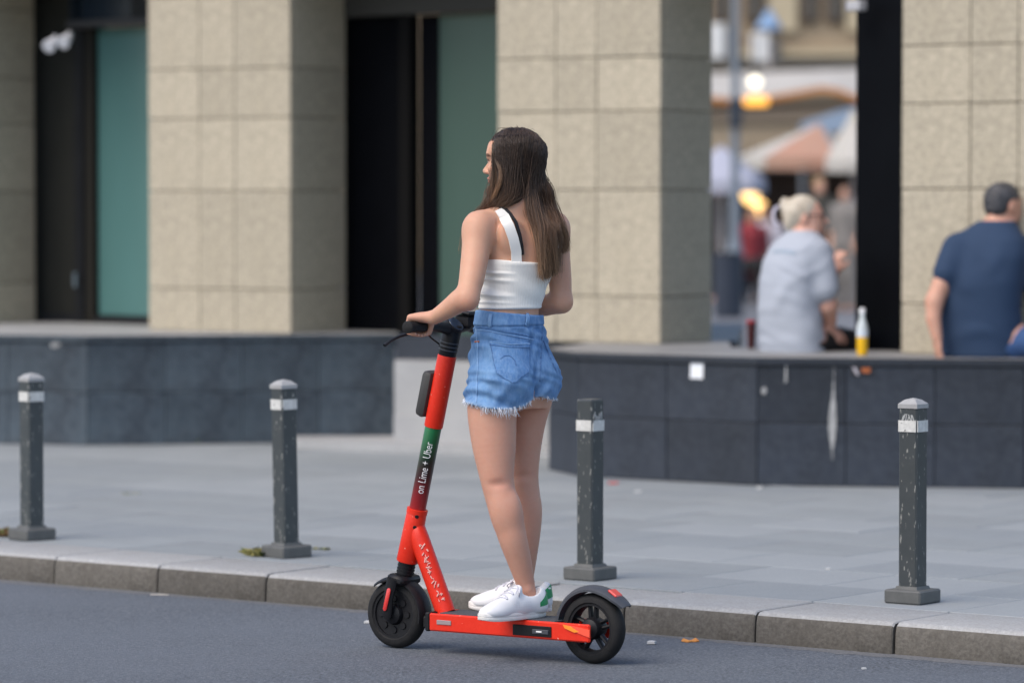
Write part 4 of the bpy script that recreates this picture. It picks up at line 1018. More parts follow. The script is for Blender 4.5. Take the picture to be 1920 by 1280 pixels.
def legs(F, off=0.0, n=99):
    for P in (nearP, farP):
        P = np.array(P[:n]); k = len(P); t = np.linspace(0, k - 1, (k - 1) * 5 + 1); ker = np.hanning(9)[1:-1]; ker /= ker.sum()
        Q = np.stack([np.convolve(np.pad(np.interp(t, np.arange(k), P[:, i]), 3, mode='reflect', reflect_type='odd'), ker, 'valid') for i in range(4)], 1)
        F.chain([at(x, y, Y) for x, y, Y, r in Q], [r * .965 + off for *_, r in Q], .018)
GL = np.array(S(*(lambda v: (v.x, v.y, v.z))(barpt(-.222)))); GRt = np.array(S(*(lambda v: (v.x, v.y, v.z))(barpt(.215))))
print('grip px', to_px(GL), to_px(GRt))
UPZ = np.array((0, 0, 1.0))
def arms(F):
    # left arm
    sh = at(896, 430, 13.745); F.ell(sh + np.array((.004, 0, -.004)), (.054, .054, .064), .035)
    el = at(876, 558, 13.60); wr = GL + BX * .066 + UPZ * .034 + RY * .006
    F.chain([sh, at(891, 478, 13.70), at(884, 525, 13.64), el], [.052, .050, .045, .039], .03)
    F.chain([el, el + (wr - el) * .25 + np.array((0, 0, .004)), el + (wr - el) * .6, wr], [.0405, .0415, .034, .0255], .02)
    hand(F, GL, wr, 1)
    sr = at(1040, 432, 13.93); F.ell(sr, (.052, .052, .060), .035)
    er = at(1053, 566, 13.90); w2 = GRt + BX * .066 + UPZ * .034
    F.chain([sr, at(1045, 480, 13.92), at(1050, 525, 13.91), er], [.048, .0465, .042, .037], .03)
    F.chain([er, er + (w2 - er) * .25, er + (w2 - er) * .65, w2], [.0385, .039, .031, .0245], .02)
    hand(F, GRt, w2, -1)
def hand(F, G, wr, side):
    """G grip centre, side +1 for the left hand: index finger towards the stem"""
    inn = RY * side                                    # towards the stem
    kn = [G + HEAD * .014 + UPZ * .0335 + inn * o for o in (.034, .012, -.010, -.031)]
    for k in kn: F.cone(wr + (k - wr) * .12, k, .0165, .0125, .014)
    F.ell((wr + kn[1] + kn[2]) / 3 + UPZ * .001, (.034, .026, .014), .012, axes=[HEAD, RY, UPZ])
    for i, k in enumerate(kn):
        o = inn * ((.034, .012, -.010, -.031)[i] * .92); L = (1.0, 1.06, 1.0, .86)[i]
        p1 = G + HEAD * .034 * L + UPZ * .006 + o; p2 = G + HEAD * .022 + UPZ * -.026 * L + o; p3 = G + HEAD * -.006 + UPZ * -.030 * L + o
        F.chain([k, p1, p2, p3], [.0106, .0088, .0082, .0074], .002)
    t0 = wr + (kn[0] - wr) * .35 + inn * .008; t1 = G + BX * .024 + inn * .046 + UPZ * .006; t2 = G + BX * .012 + inn * .05 + UPZ * -.022; t3 = G + HEAD * .008 + inn * .042 + UPZ * -.03
    F.chain([t0, t1, t2, t3], [.0155, .0115, .0105, .0085], .008)
HC = at(963, 304, Y0 + .05)
hf = facing(headA); hl = leftof(headA); hax = [hl, hf, UPZ]
def HP(l, f, u): return HC + hl * l + hf * f + UPZ * u
def head(F):
    F.ell(HP(0, -.012, .022), (.074, .090, .082), .0, axes=hax)                 # skull
    F.ell(HP(0, .030, -.040), (.058, .062, .072), .03, axes=hax)                # face
    F.cone(HP(0, .052, -.096), HP(0, .066, -.100), .022, .016, .02)             # chin
    for sg in (-1, 1):
        F.cone(HP(sg * .052, -.005, -.055), HP(sg * .02, .060, -.096), .016, .013, .02)  # jaw
        F.ell(HP(sg * .036, .068, -.022), (.022, .016, .018), .015, axes=hax)   # cheek
        F.ell(HP(sg * .032, .080, .004), (.017, .012, .011), .006, axes=hax, op='s')  # eye socket
        F.ell(HP(sg * .032, .073, .003), (.0125, .0125, .0115), .003, axes=hax)       # eyeball
        F.cone(HP(sg * .012, .088, .020), HP(sg * .044, .076, .024), .007, .005, .012)  # brow ridge
        F.ell(HP(sg * .074, -.008, -.012), (.008, .018, .030), .006, axes=hax)  # ear
        F.ell(HP(sg * .011, .098, -.036), (.009, .010, .008), .006, axes=hax)   # nostril wing
    F.ell(HP(0, .062, .045), (.058, .034, .045), .03, axes=hax)                 # forehead
    F.cone(HP(0, .086, .008), HP(0, .113, -.031), .007, .0105, .012)            # nose
    F.ell(HP(0, .110, -.033), (.010, .010, .009), .006, axes=hax)
    F.cone(HP(-.016, .088, -.058), HP(.016, .088, -.058), .006, .006, .006); F.ell(HP(0, .095, -.0585), (.018, .009, .0055), .004, axes=hax)  # upper lip
    F.ell(HP(0, .093, -.070), (.016, .009, .0062), .004, axes=hax)              # lower lip
    F.cone(HP(0, -.022, -.05), at(974, 395, Y0 + .05), .052, .053, .025)        # neck
    F.cone(at(974, 390, Y0 + .04), at(905, 418, 13.77), .040, .040, .04); F.cone(at(974, 390, Y0 + .04), at(1035, 420, 13.92), .040, .040, .04)   # trapezius
FB = Field((-.62, 13.42, .17), (.32, 14.40, 1.92), .0031)
torso(FB, -.004); legs(FB); arms(FB); head(FB)
gb, gl = -facing(hipA), leftof(hipA)
FB.cone(hc + gb * .135 - gl * .012 + np.array((0, 0, -.14)), hc + gb * .14 - gl * .006 + np.array((0, 0, .06)), .035, .02, .02, op='s')
# creases behind the knees, ankle bones, elbow point
for P_, r_ in ((nearP[4], .061), (farP[3], .057)):
    x, y, Y, _ = P_; FB.cone(at(x - 24, y + 4, Y - r_ * 1.05), at(x + 22, y + 1, Y - r_ * 1.07), .0045, .0045, .024, op='s')
FB.ell(at(990, 1106, 13.69), (.012, .012, .014), .016); FB.ell(at(879, 567, 13.585), (.024, .022, .022), .025)
FB.ell(at(944, 955, 13.665), (.037, .038, .07), .03); FB.ell(at(960, 960, 13.665), (.030, .034, .06), .03)
# back: spine furrow and shoulder blades
fs, ls = facing(shA), leftof(shA)
for sg in (-1, 1): FB.ell(at(976, 440, Y0 + .03) - fs * .070 + ls * sg * .075, (.045, .022, .06), .03, axes=[ls, fs, UPZ])
FB.cone(at(977, 420, Y0) - fs * .090, at(962, 590, Y0) - fs * .088, .012, .012, .03, op='s')
def col_body(V):
    C = np.tile(np.array(SKIN_C), (len(V), 1)); d = V - HC; l, f, u = d @ hl, d @ hf, d[:, 2]
    hd = (np.abs(d).max(1) < .14)
    hair_ = hd & (((f < .045 - .55 * np.maximum(0, -u - .02)) & (u > -.05)) | (u > .075)) & ~((f > .02) & (np.abs(l) < .055) & (u < .07))
    C[hair_] = (.018, .011, .008)
    lip = hd & (np.abs(u + .064) < .0125) & (np.abs(l) < .021) & (f > .082); C[lip] = (.46, .13, .115)
    br = hd & (np.abs(u - .027 + .1 * np.abs(np.abs(l) - .03)) < .0052) & (np.abs(np.abs(l) - .034) < .024) & (f > .055); C[br] = (.03, .018, .012)
    eye = hd & (np.abs(u - .003) < .006) & (np.abs(np.abs(l) - .032) < .012) & (f > .074); C[eye] = (.5, .47, .45)
    lash = hd & (np.abs(u - .0075) < .0042) & (np.abs(np.abs(l) - .032) < .017) & (f > .064); C[lash] = (.02, .012, .01)
    iris = eye & (np.abs(np.abs(l) - .032) < .005); C[iris] = (.03, .018, .01)
    # ruddier knees, elbows, ankles
    for p, r_, c in ((at(933, 905, 13.64), .05, (.56, .27, .18)), (at(992, 1118, 13.62), .03, (.58, .23, .16)), (GL, .08, (.60, .30, .21)), (at(876, 575, 13.58), .05, (.60, .27, .19))):
        w = np.exp(-((V - p) ** 2).sum(1) / (2 * (r_ * .6) ** 2))[:, None]; C = np.where(hair_[:, None], C, C * (1 - w * .6) + np.array(c) * w * .6)
    lg = np.clip((1.0 - V[:, 2]) / .15, 0, 1)[:, None] * .8; C = C * (1 - lg) + C * lg * np.array((.97, .90, .98))
    return C
woman = FB.build('person', M_SKIN, None, relax=4, color=col_body)
tag(woman, 'woman with long brown hair, cream crop top and denim shorts riding the scooter', 'person')
body_bvh = FB.bvh()

# crop top
top_lo, top_hi = at(960, 579, Y0)[2], at(970, 489, Y0)[2]
FT = Field((-.25, 13.5, 1.18), (.30, 14.15, 1.50), .004)
torso(FT, .005, glute=False)
X, Y_, Z = FT.grid((slice(None),) * 3)
fz = (at(0, 486, Y0)[2] - .012 * np.clip((X + .05) / .15, 0, 1)) + .035 * np.clip(((X - .0) * fs[0] + (Y_ - 13.83) * fs[1]) / .09, 0, 1)
FT.d = np.maximum(FT.d, np.maximum(top_lo - Z, Z - fz)).astype(np.float32)
tc_ = at(968, 530, Y0 + .02)
def top_disp(V):
    d = V - tc_; side = np.clip((-d[:, 0] + .01) / .12, 0, 1)
    rad = d.copy(); rad[:, 2] = 0; rad /= np.linalg.norm(rad, axis=1)[:, None] + 1e-9
    z = V[:, 2]; ph = z * 175 + 14 * d[:, 0] + 1.6 * np.sin(z * 60 + 9 * d[:, 1]); w = side ** 1.3 * np.clip((z - top_lo - .012) / .03, 0, 1) * np.clip((top_hi - .02 - z) / .02, 0, 1)
    rib = np.sin(np.arctan2(d[:, 1], d[:, 0]) * 150) * .0004
    hem = .0016 * (np.exp(-((z - top_lo - .006) / .005) ** 2) + np.exp(-((z - top_hi + .012) / .008) ** 2))
    soft = .002 * np.sin(z * 70 + 40 * d[:, 0] + 2) * np.clip((top_hi - z) / .05, 0, 1) * np.clip((z - top_lo) / .05, 0, 1)
    return V + rad * (w * .0085 * (np.sin(ph) - .35 * np.sin(2 * ph + .6) + .75) + rib + hem + soft)[:, None]
crop = FT.build('crop_top', M_TOP, woman, relax=3, disp=top_disp)
top_bvh = FT.bvh()
# straps: over the near shoulder, then the far one
def strap(path, width, m, name, lift, over=None):
    P = on_surface(body_bvh, path, 4)
    if over:
        for (o_, n_) in over: P.append((Vector(o_), Vector(n_).normalized()))
    # smooth normals a little
    P2 = [(P[i][0], (P[max(0, i - 1)][1] + P[i][1] + P[min(len(P) - 1, i + 1)][1]).normalized()) for i in range(len(P))]
    return ribbon(P2, width, .003, lift).build(name, m, woman, smooth=True)
sh_end = hit(body_bvh, 936, 397)[0]
def over_pts(px, py):
    p = hit(body_bvh, px, py)[0]; f = Vector(facing(shA)); out = []
    for k, (df, dz) in enumerate(((.02, .004), (.045, -.006), (.065, -.035), (.08, -.08))):
        o_ = p + f * df + Vector((0, 0, 1)) * .03; h_ = body_bvh.ray_cast(o_ + f * .12 + Vector((0, 0, dz)), -f, .4)
        if h_[0] is not None: out.append((h_[0], h_[1] if h_[1].dot(f) > -.2 else -h_[1]))
    return out
strap([(968, 492), (967, 470), (962, 448), (954, 425), (944, 405), (937, 395)], .038, M_TOP, 'shoulder_strap', .0035, over_pts(937, 396))
strap([(978, 478), (977, 462), (973, 440), (966, 418), (956, 402), (947, 393), (940, 390)], .0125, M_BRA, 'bra_strap', .004, over_pts(941, 392))
strap([(1034, 492), (1038, 470), (1042, 448), (1043, 430), (1040, 412)], .034, M_TOP, 'shoulder_strap', .0035)
strap([(1030, 480), (1035, 458), (1038, 436), (1036, 414)], .0125, M_BRA, 'bra_strap', .004)

# denim shorts
FS = Field((-.30, 13.45, .84), (.30, 14.15, 1.27), .0036)
torso(FS, .011); 
for P in (nearP, farP):
    pts = [at(x, y, Y) for x, y, Y, r in P[:3]]; FS.chain(pts, [P[0][3] + .008, P[1][3] + .013, P[2][3] + .016], .010)
X, Y_, Z = FS.grid((slice(None),) * 3)
wz = at(0, 586, Y0)[2] + .010 * np.clip(-X / .1, -1, 1)
xs_h = np.array([868, 880, 905, 935, 960, 985, 1000, 1015, 1030, 1050]); ys_h = np.array([748, 754, 760, 763, 764, 758, 745, 742, 748, 752])
hemx = (xs_h - 960) / F_PX * Y0; hemz = CAM_H - (ys_h - HORIZON) * Y0 / F_PX
def hem_at(x): return np.interp(x, hemx, hemz)
hz = hem_at(FS.ax[0])[:, None, None] + .012 * np.clip((Y_ - 13.82) / .1, 0, 1)
FS.d = np.maximum(FS.d, np.maximum(hz - Z, Z - wz)).astype(np.float32)
hsc = at(958, 680, Y0); bkv, lfv = -facing(hipA), leftof(hipA)
def shorts_disp(V):
    d = V - hsc; rad = d.copy(); rad[:, 2] = 0; rad /= np.linalg.norm(rad, axis=1)[:, None] + 1e-9
    u = d @ lfv; v = d @ bkv; z = V[:, 2]; th = np.arctan2(u, v)
    wb0 = at(0, 609, Y0)[2]
    band = np.where(z > wb0, .0030, 0) - .0022 * np.exp(-((z - wb0 + .002) / .0035) ** 2)
    seam = (-.0030 * np.exp(-(u / .006) ** 2) - .026 * np.exp(-((u + .012 - .15 * (z - .94)) / .014) ** 2) * np.clip((1.04 - z) / .11, 0, 1)) * (v > 0) * (z < wb0)
    cre = .0045 * np.sin(z * 95 + 3 * np.sin(th * 3) + 1.2 * np.sin(z * 33)) * np.clip((th - .55) / .7, 0, 1) * (z < wb0 - .01)
    cre = cre + .0022 * np.sin(z * 60 + u * 55 + 2 * np.sin(u * 40)) * (z < wb0 - .01) + .0016 * np.sin(z * 150 - u * 60 + 1.5 * np.sin(z * 50)) * (z < wb0 - .01)
    cre2 = .0024 * np.sin(z * 120 - 5 * th) * np.exp(-((z - 1.165) / .03) ** 2)
    cre3 = .0050 * np.sin((z * .8 + u * .7) * 105) * np.exp(-((u + .03) / .045) ** 2 - ((z - .955) / .035) ** 2)
    side = .0025 * np.exp(-((th - 1.25) / .05) ** 2)
    return V + rad * (band + seam + cre + cre2 + cre3 + side)[:, None]
def col_denim(V):
    d = V - hsc; u = d @ lfv; v = d @ bkv; th = np.arctan2(u, v); z = V[:, 2]
    base = np.tile(np.array((.070, .178, .385)), (len(V), 1)); light = np.array((.175, .335, .55)); dark = np.array((.045, .125, .30))
    w = .75 * np.exp(-((u - .075) / .06) ** 2 - ((z - .985) / .07) ** 2) + .65 * np.exp(-((u + .075) / .05) ** 2 - ((z - 1.0) / .06) ** 2) + .5 * np.exp(-((th - 1.3) / .25) ** 2)
    n = .5 + .5 * np.sin(z * 140 + 5 * np.sin(th * 4)) ; w = np.clip(w + .22 * n * np.clip((th - .6) / .6, 0, 1), 0, 1)[:, None]
    C = base * (1 - w) + light * w
    k = np.exp(-(np.abs(z - hem_at(V[:, 0])) / .010) ** 2)[:, None] * .75; C = C * (1 - k) + np.array((.40, .55, .74)) * k
    wb0 = at(0, 609, Y0)[2]; k = (np.exp(-((z - wb0 + .002) / .004) ** 2) * .5)[:, None]; C = C * (1 - k) + dark * k
    return C
shorts = FS.build('denim_shorts', M_DENIM, woman, relax=2, color=col_denim, disp=shorts_disp)
s_bvh = FS.bvh()
# pockets, seams, loops
def patch(poly_px, n, lift, name, m, parent):
    """poly as quad rows: left edge and right edge pixel paths, top to bottom"""
    (L, Rr) = poly_px; q = MB(); rows = len(L); cols = n; grid = []
    for (a, b) in zip(L, Rr):
        row = []
        for j in range(cols + 1):
            f = j / cols; h_, n_ = hit(s_bvh, a[0] + (b[0] - a[0]) * f, a[1] + (b[1] - a[1]) * f)
            row.append((h_, n_))
        grid.append(row)
    if any(x[0] is None for r in grid for x in r): print('patch miss', name); return None
    V = [x[0] + x[1] * lift for r in grid for x in r]; V2 = [x[0] - x[1] * .002 for r in grid for x in r]; w = cols + 1; N_ = len(V); fs_ = []
    for i in range(rows - 1):
        for j in range(cols):
            a = i * w + j; fs_.append((a, a + 1, a + w + 1, a + w))
    rim = list(range(cols + 1)) + [i * w + cols for i in range(1, rows)] + [(rows - 1) * w + j for j in range(cols - 1, -1, -1)] + [i * w for i in range(rows - 2, 0, -1)]
    for a, b in zip(rim, rim[1:] + rim[:1]): fs_.append((a, b, N_ + b, N_ + a))
    q.add(V + V2, fs_); return q.build(name, m, parent, smooth=True)
def lerp_rows(a, b, n): return [(a[0] + (b[0] - a[0]) * i / n, a[1] + (b[1] - a[1]) * i / n) for i in range(n + 1)]
M_POCK = mat('denim_pocket', (.088, .215, .46), .88, [(9, .6, (.165, .335, .585)), (38, .5, (.055, .14, .32)), (150, .45, (.24, .38, .58), (1, 1, .35))], (160, .35, .0018))
Lp = lerp_rows((918, 638), (931, 699), 9) + [(939, 706), (950, 712), (961, 717)]; Rp = lerp_rows((992, 642), (992, 697), 9) + [(988, 703), (975, 711), (963, 718)]
patch((Lp, Rp), 14, .0028, 'back_pocket', M_POCK, shorts)
Lp2 = lerp_rows((1018, 638), (1026, 690), 7); Rp2 = lerp_rows((1030, 639), (1044, 698), 7)
patch((Lp2, Rp2), 6, .0028, 'back_pocket', M_POCK, shorts)
def seam(path, w, m, name, lift=.003, th=.0014):
    P = on_surface(s_bvh, path, 3)
    if len(P) > 2: ribbon(P, w, th, lift).build(name, m, shorts, smooth=True)
seam([(918, 638), (931, 699), (961, 718), (992, 697), (992, 642)], .0028, M_STITCH, 'pocket_stitching', .0018)
seam([(918, 641), (955, 645), (992, 645)], .003, M_SEAMLT, 'pocket_stitching', .0032)
seam([(918, 647), (955, 651), (992, 651)], .0025, M_STITCH, 'pocket_stitching', .0032)
seam([(938, 673), (945, 668), (953, 667), (960, 671), (965, 678), (967, 686)], .0022, M_STITCH, 'pocket_stitching', .0032)
seam([(892, 613), (920, 617), (960, 624), (1000, 632)], .003, M_STITCH, 'yoke_seam', .0016); seam([(892, 618), (920, 622), (960, 629), (1000, 637)], .0022, M_SEAMLT, 'yoke_seam', .0016)
seam([(1017, 614), (1016, 640), (1013, 680), (1012, 715)], .0045, M_STITCH, 'centre_seam', .0016)
seam([(1018, 638), (1030, 668), (1044, 699)], .004, M_STITCH, 'pocket_stitching', .002)
seam([(893, 615), (896, 650), (896, 690), (893, 754)], .004, M_SEAMLT, 'side_seam', .0012)
for (x, y0, y1) in ((921, 589, 614), (989, 587, 609)):
    P = on_surface(s_bvh, [(x, y0), (x - 1, (y0 + y1) / 2), (x - 2, y1)], 2)
    P = [(p + n * (.0045 * math.sin(math.pi * i / (len(P) - 1))), n) for i, (p, n) in enumerate(P)]
    ribbon(P, .013, .003, .002).build('belt_loop', M_SEAMLT if x < 950 else M_POCK, shorts, smooth=True)
P = on_surface(s_bvh, [(891, 641), (899, 641)], 2)
if len(P) > 1: ribbon(P, .005, .002, .0015).build('pocket_tab', mat('rust_tab', (.42, .14, .07), .8), shorts)
# frayed hem
fr = MB(); VS = FS.V; near_hem = VS[np.abs(VS[:, 2] - hem_at(VS[:, 0])) < .005]
order = rng.permutation(len(near_hem))[:1300]
lens_px = lambda px: .032 if 903 < px < 966 else .012
for i in order:
    v = Vector(near_hem[i]); px = 960 + v.x / v.y * F_PX
    o_ = Vector((v.x - hc[0], v.y - hc[1], 0)); 
    if rng.uniform() < .45 and lens_px(px) < .02: continue
    o_.normalize(); L = rng.uniform(.15, 1.0) * lens_px(px) * (1.4 if rng.uniform() < .12 else 1); a = v + o_ * .006; dr = Vector((rng.normal(0, .35), rng.normal(0, .35), -1)).normalized()
    if px > 905 and px < 970: dr = Vector((rng.normal(.25, .28), rng.normal(-.1, .2), -1)).normalized()
    b = a + dr * L * .5 + o_ * rng.uniform(0, .004); c = a + dr * L + Vector((rng.normal(0, .2), rng.normal(0, .2), 0)) * L
    fr.tube([v + o_ * .003 + Vector((0, 0, .005)), b, c], [.0009, .0008, .0005], 3, caps=False)
fo = fr.build('frayed_threads', M_FRAY, shorts, fix=False); fo['kind'] = 'stuff'

# shoes
def shoe(heel, toe_dir, name_label=None, side=1, roll=0.0):
    ang = math.atan2(toe_dir[1], toe_dir[0]); base = Vector((heel[0], heel[1], heel[2]))
    root = empty('shoe', base, ang); root.parent = woman; root.rotation_euler = (0, roll, ang); root.scale = (1.06, 1, 1)
    F = Field((-.03, -.075, -.01), (.30, .075, .16), .0026)
    F.ell((.215, 0, .029), (.062, .044, .032), .0); F.ell((.150, 0, .040), (.075, .041, .043), .03); F.ell((.085, 0, .045), (.075, .037, .046), .03); F.ell((.036, 0, .050), (.042, .034, .056), .025)
    F.cone((.018, 0, .035), (.008, 0, .092), .028, .014, .02, w=(0, 1, 0), fw=1.25)                  # heel counter, raised
    F.cone((.155, 0, .070), (.108, 0, .108), .022, .014, .02, w=(0, 1, 0), fw=1.4)                   # tongue root
    F.ell((.064, 0, .108), (.046, .034, .042), .006, op='s')                                         # opening
    X, Yg, Zg = F.grid((slice(None),) * 3); F.d = np.maximum(F.d, .018 - Zg).astype(np.float32)
    up = F.build('upper', M_SHOE, root, relax=2); bv = F.bvh()
    q = MB(); out = []
    for i in range(36):
        a = 2 * math.pi * i / 36; x = .1355 + .146 * math.cos(a); w = .040 + .0085 * math.cos(a - .25) ** 1 - .004 * math.exp(-((x - .10) / .03) ** 2)
        out.append((x, w * math.copysign(abs(math.sin(a)) ** .72, math.sin(a))))
    n = len(out); vs = []
    for z, s_ in ((0, .97), (.003, 1.0), (.012, 1.005), (.0135, .99), (.015, 1.005), (.024, 1.0), (.027, .96)):
        vs += [(.135 + (x - .135) * s_, y * s_, z + .006 * max(0, (x - .22) / .06) ** 2) for x, y in out]
    m = 7; fs_ = [tuple(range(n))[::-1], tuple((m - 1) * n + i for i in range(n))] + [(k * n + i, k * n + (i + 1) % n, (k + 1) * n + (i + 1) % n, (k + 1) * n + i) for k in range(m - 1) for i in range(n)]
    q.add(vs, fs_); q.build('sole', M_SOLE, root, smooth=True)
    # green heel tab wrapped round the counter
    q = MB(); rows, cols = 9, 25; vs = []; ok = True
    for i in range(rows):
        for j in range(cols):
            g = -1 + 2 * j / (cols - 1); a = math.pi + g * 1.55
            top_ = .101 - .046 * abs(g) ** 1.2; bot_ = .056 - .016 * abs(g) ** .8 ; z = bot_ + (top_ - bot_) * i / (rows - 1)
            o_ = Vector((.045 - .0 + math.cos(a) * .16, math.sin(a) * .12, z)); d_ = (Vector((.045, 0, z)) - o_); d_.normalize()
            h_ = bv.ray_cast(o_, d_, .3)
            p = h_[0] if h_[0] is not None and h_[3] < .155 else None
            vs.append(p - d_ * .0014 if p is not None else None)
    m = {}; keep = []
    for i, p in enumerate(vs):
        if p is not None: m[i] = len(keep); keep.append(p)
    fs_ = [(a, a + 1, a + cols + 1, a + cols) for i in range(rows - 1) for j in range(cols - 1) for a in (i * cols + j,)]
    fs_ = [tuple(m[k] for k in f) for f in fs_ if all(k in m for k in f) and max((vs[f[0]] - vs[f[2]]).length, (vs[f[1]] - vs[f[3]]).length) < .03]
    q.add(keep, fs_); q.build('heel_tab', M_GREENL, root, smooth=True)
    # pale emblem on the heel tab
    q = MB()
    for sy in (-1, 1):
        o_ = Vector((-.1, sy * .03, .086)); h_ = bv.ray_cast(o_, (Vector((.03, sy * .008, .084)) - o_).normalized(), .3)
        if h_[0] is not None:
            nn = h_[1].normalized(); t1 = nn.cross(UPV_v).normalized(); t2 = nn.cross(t1)
            for k in (-1, 0, 1):
                c = h_[0] + nn * .0022 + t1 * k * .0042; e1 = (t2 * -1 + t1 * k * .5).normalized() * (.007 if k == 0 else .0055); e2 = e1.cross(nn).normalized() * .0026
                q.add([c - e1 * .4, c + e2, c + e1, c - e2], [(0, 1, 2, 3)])
    q.build('heel_emblem', M_WHITEP, root, fix=False)
    # laces
    q = MB()
    for k in range(6):
        x = .176 - k * .0125
        pts = []
        for j in range(9):
            g = -1 + 2 * j / 8; o_ = Vector((x + .010 * g * (1 if k % 2 else -1) * .6 , g * .024, .16)); h_ = bv.ray_cast(o_, Vector((.12, 0, -1)).normalized(), .2)
            if h_[0] is not None: pts.append(h_[0] + h_[1] * .0015)
        if len(pts) > 3: q.tube(pts, .0032, 6, flat=((0, 0, 1), .6))
    for sy in (-1, 1):                                  # bow
        c = Vector((.112, sy * .006, .098)); q.tube([c, c + Vector((.012, sy * .02, .010)), c + Vector((.026, sy * .034, -.002)), c + Vector((.022, sy * .026, -.016)), c + Vector((.004, sy * .008, -.004))], .0028, 6)
        q.tube([c, c + Vector((.02, sy * .012, .004)), c + Vector((.042, sy * .026, -.022)), c + Vector((.046, sy * .034, -.042))], .0026, 6)
    q.build('laces', M_LACE, root, smooth=True)
    if side:
        q = MB()
        for row in range(3):
            for k in range(7):
                x = .085 + k * .011; z = .046 + row * .007
                for sy in (-1, 1):
                    h_ = bv.ray_cast(Vector((x, sy * .09, z)), Vector((0, -sy, 0)), .12)
                    if h_[0] is not None: q.lathe(h_[0], h_[1], [(.0012, -.001), (.0012, .0003)], 6)
        q.build('vent_hole', mat('vent_grey', (.42, .42, .43), .8), root)['kind'] = 'stuff'
    return root
UPV_v = Vector((0, 0, 1))
DZ = Z1 + .003
hn = ground(1017, 1155, DZ); tn = ground(893, 1167, DZ); dirn = tn - hn; dirn[2] = 0; print('shoe len', np.linalg.norm(dirn)); dirn /= np.linalg.norm(dirn)
shoe(hn + np.array((0, .012, 0)) , dirn)
shoe(np.array((at(1029, 1140, 13.89)[0], 13.885, DZ)), np.array((-.97, .22, 0)))
# ------------------------------------------------------------------ long hair, strand by strand
def hair_mat(name, dark, mid, tip, rnd):
    m = bpy.data.materials.new(name); m.use_nodes = True; t = m.node_tree; N, L = t.nodes, t.links; b = N['Principled BSDF']
    b.inputs['Roughness'].default_value = .5; b.inputs['Specular IOR Level'].default_value = .5
    hi = N.new('ShaderNodeHairInfo'); rp = N.new('ShaderNodeValToRGB'); e = rp.color_ramp.elements
    e[0].position = .30; e[0].color = (*dark, 1); e[1].position = 1; e[1].color = (*tip, 1); k = e.new(.66); k.color = (*mid, 1)
    L.new(hi.outputs['Intercept'], rp.inputs[0]); hs = N.new('ShaderNodeHueSaturation'); mr = N.new('ShaderNodeMapRange'); mr.inputs['To Min'].default_value = 1 - rnd; mr.inputs['To Max'].default_value = 1 + rnd * 1.6
    L.new(hi.outputs['Random'], mr.inputs['Value']); L.new(mr.outputs[0], hs.inputs['Value']); L.new(rp.outputs[0], hs.inputs['Color']); L.new(hs.outputs[0], b.inputs['Base Color'])
    return m
def strands(name, paths, r0, r1, m, parent):
    h = bpy.data.hair_curves.new(name); n = len(paths[0]); h.add_curves([n] * len(paths))
    P = np.array(paths, np.float32).reshape(-1, 3); h.attributes['position'].data.foreach_set('vector', P.ravel())
    ra = h.attributes.new('radius', 'FLOAT', 'POINT') if 'radius' not in h.attributes else h.attributes['radius']
    ra.data.foreach_set('value', np.tile(np.linspace(r0, r1, n), len(paths)).astype(np.float32)); h.materials.append(m)
    return link(name, h, parent)
def spline(pts, n):
    pts = np.array(pts); d = np.r_[0, np.cumsum(np.linalg.norm(np.diff(pts, axis=0), axis=1))]; k = len(pts)
    out = np.zeros((n, 3)); ts = np.linspace(0, d[-1], n)
    P = np.vstack([2 * pts[0] - pts[1], pts, 2 * pts[-1] - pts[-2]])
    for i, t in enumerate(ts):
        j = min(max(np.searchsorted(d, t, 'right') - 1, 0), k - 2); f = (t - d[j]) / max(1e-6, d[j + 1] - d[j]); p0, p1, p2, p3 = P[j:j + 4]
        out[i] = .5 * (2 * p1 + (p2 - p0) * f + (2 * p0 - 5 * p1 + 4 * p2 - p3) * f * f + (3 * p1 - p0 - 3 * p2 + p3) * f ** 3)
    return out
def back_at(px, py, lift, dflt):
    h_, n_ = hit(body_bvh, px, py)
    Y = h_.y if h_ is not None else dflt
    return at(px, py, min(Y, dflt + .03) - lift)
HRAD = np.array((.078, .094, .087)); HCN = HP(0, -.012, .022)
E3 = UPZ * .90 + np.array((.05, .42, 0)); E3 /= np.linalg.norm(E3); E1 = hf - E3 * (hf @ E3); E1 /= np.linalg.norm(E1); E2 = np.cross(E3, E1)
def on_skull(th, phi, lift=0.0):
    """th azimuth (0 face, + to her left), phi from the parting, which lies on the far side of the crown"""
    d = E1 * math.cos(th) * math.sin(phi) + E2 * math.sin(th) * math.sin(phi) + E3 * math.cos(phi)
    l, f, u = d @ hl, d @ hf, d[2]; k = 1 / math.sqrt((l / (HRAD[0] + lift)) ** 2 + (f / (HRAD[1] + lift)) ** 2 + (u / (HRAD[2] + lift)) ** 2)
    return HCN + d * k
def on_face(p, m=0.0):
    q_ = p - HC; l, f, u = q_ @ hl, q_ @ hf, q_[2]
    return f > .030 + m and u < .080 and abs(l) < .085
paths = []
N_CL = 330
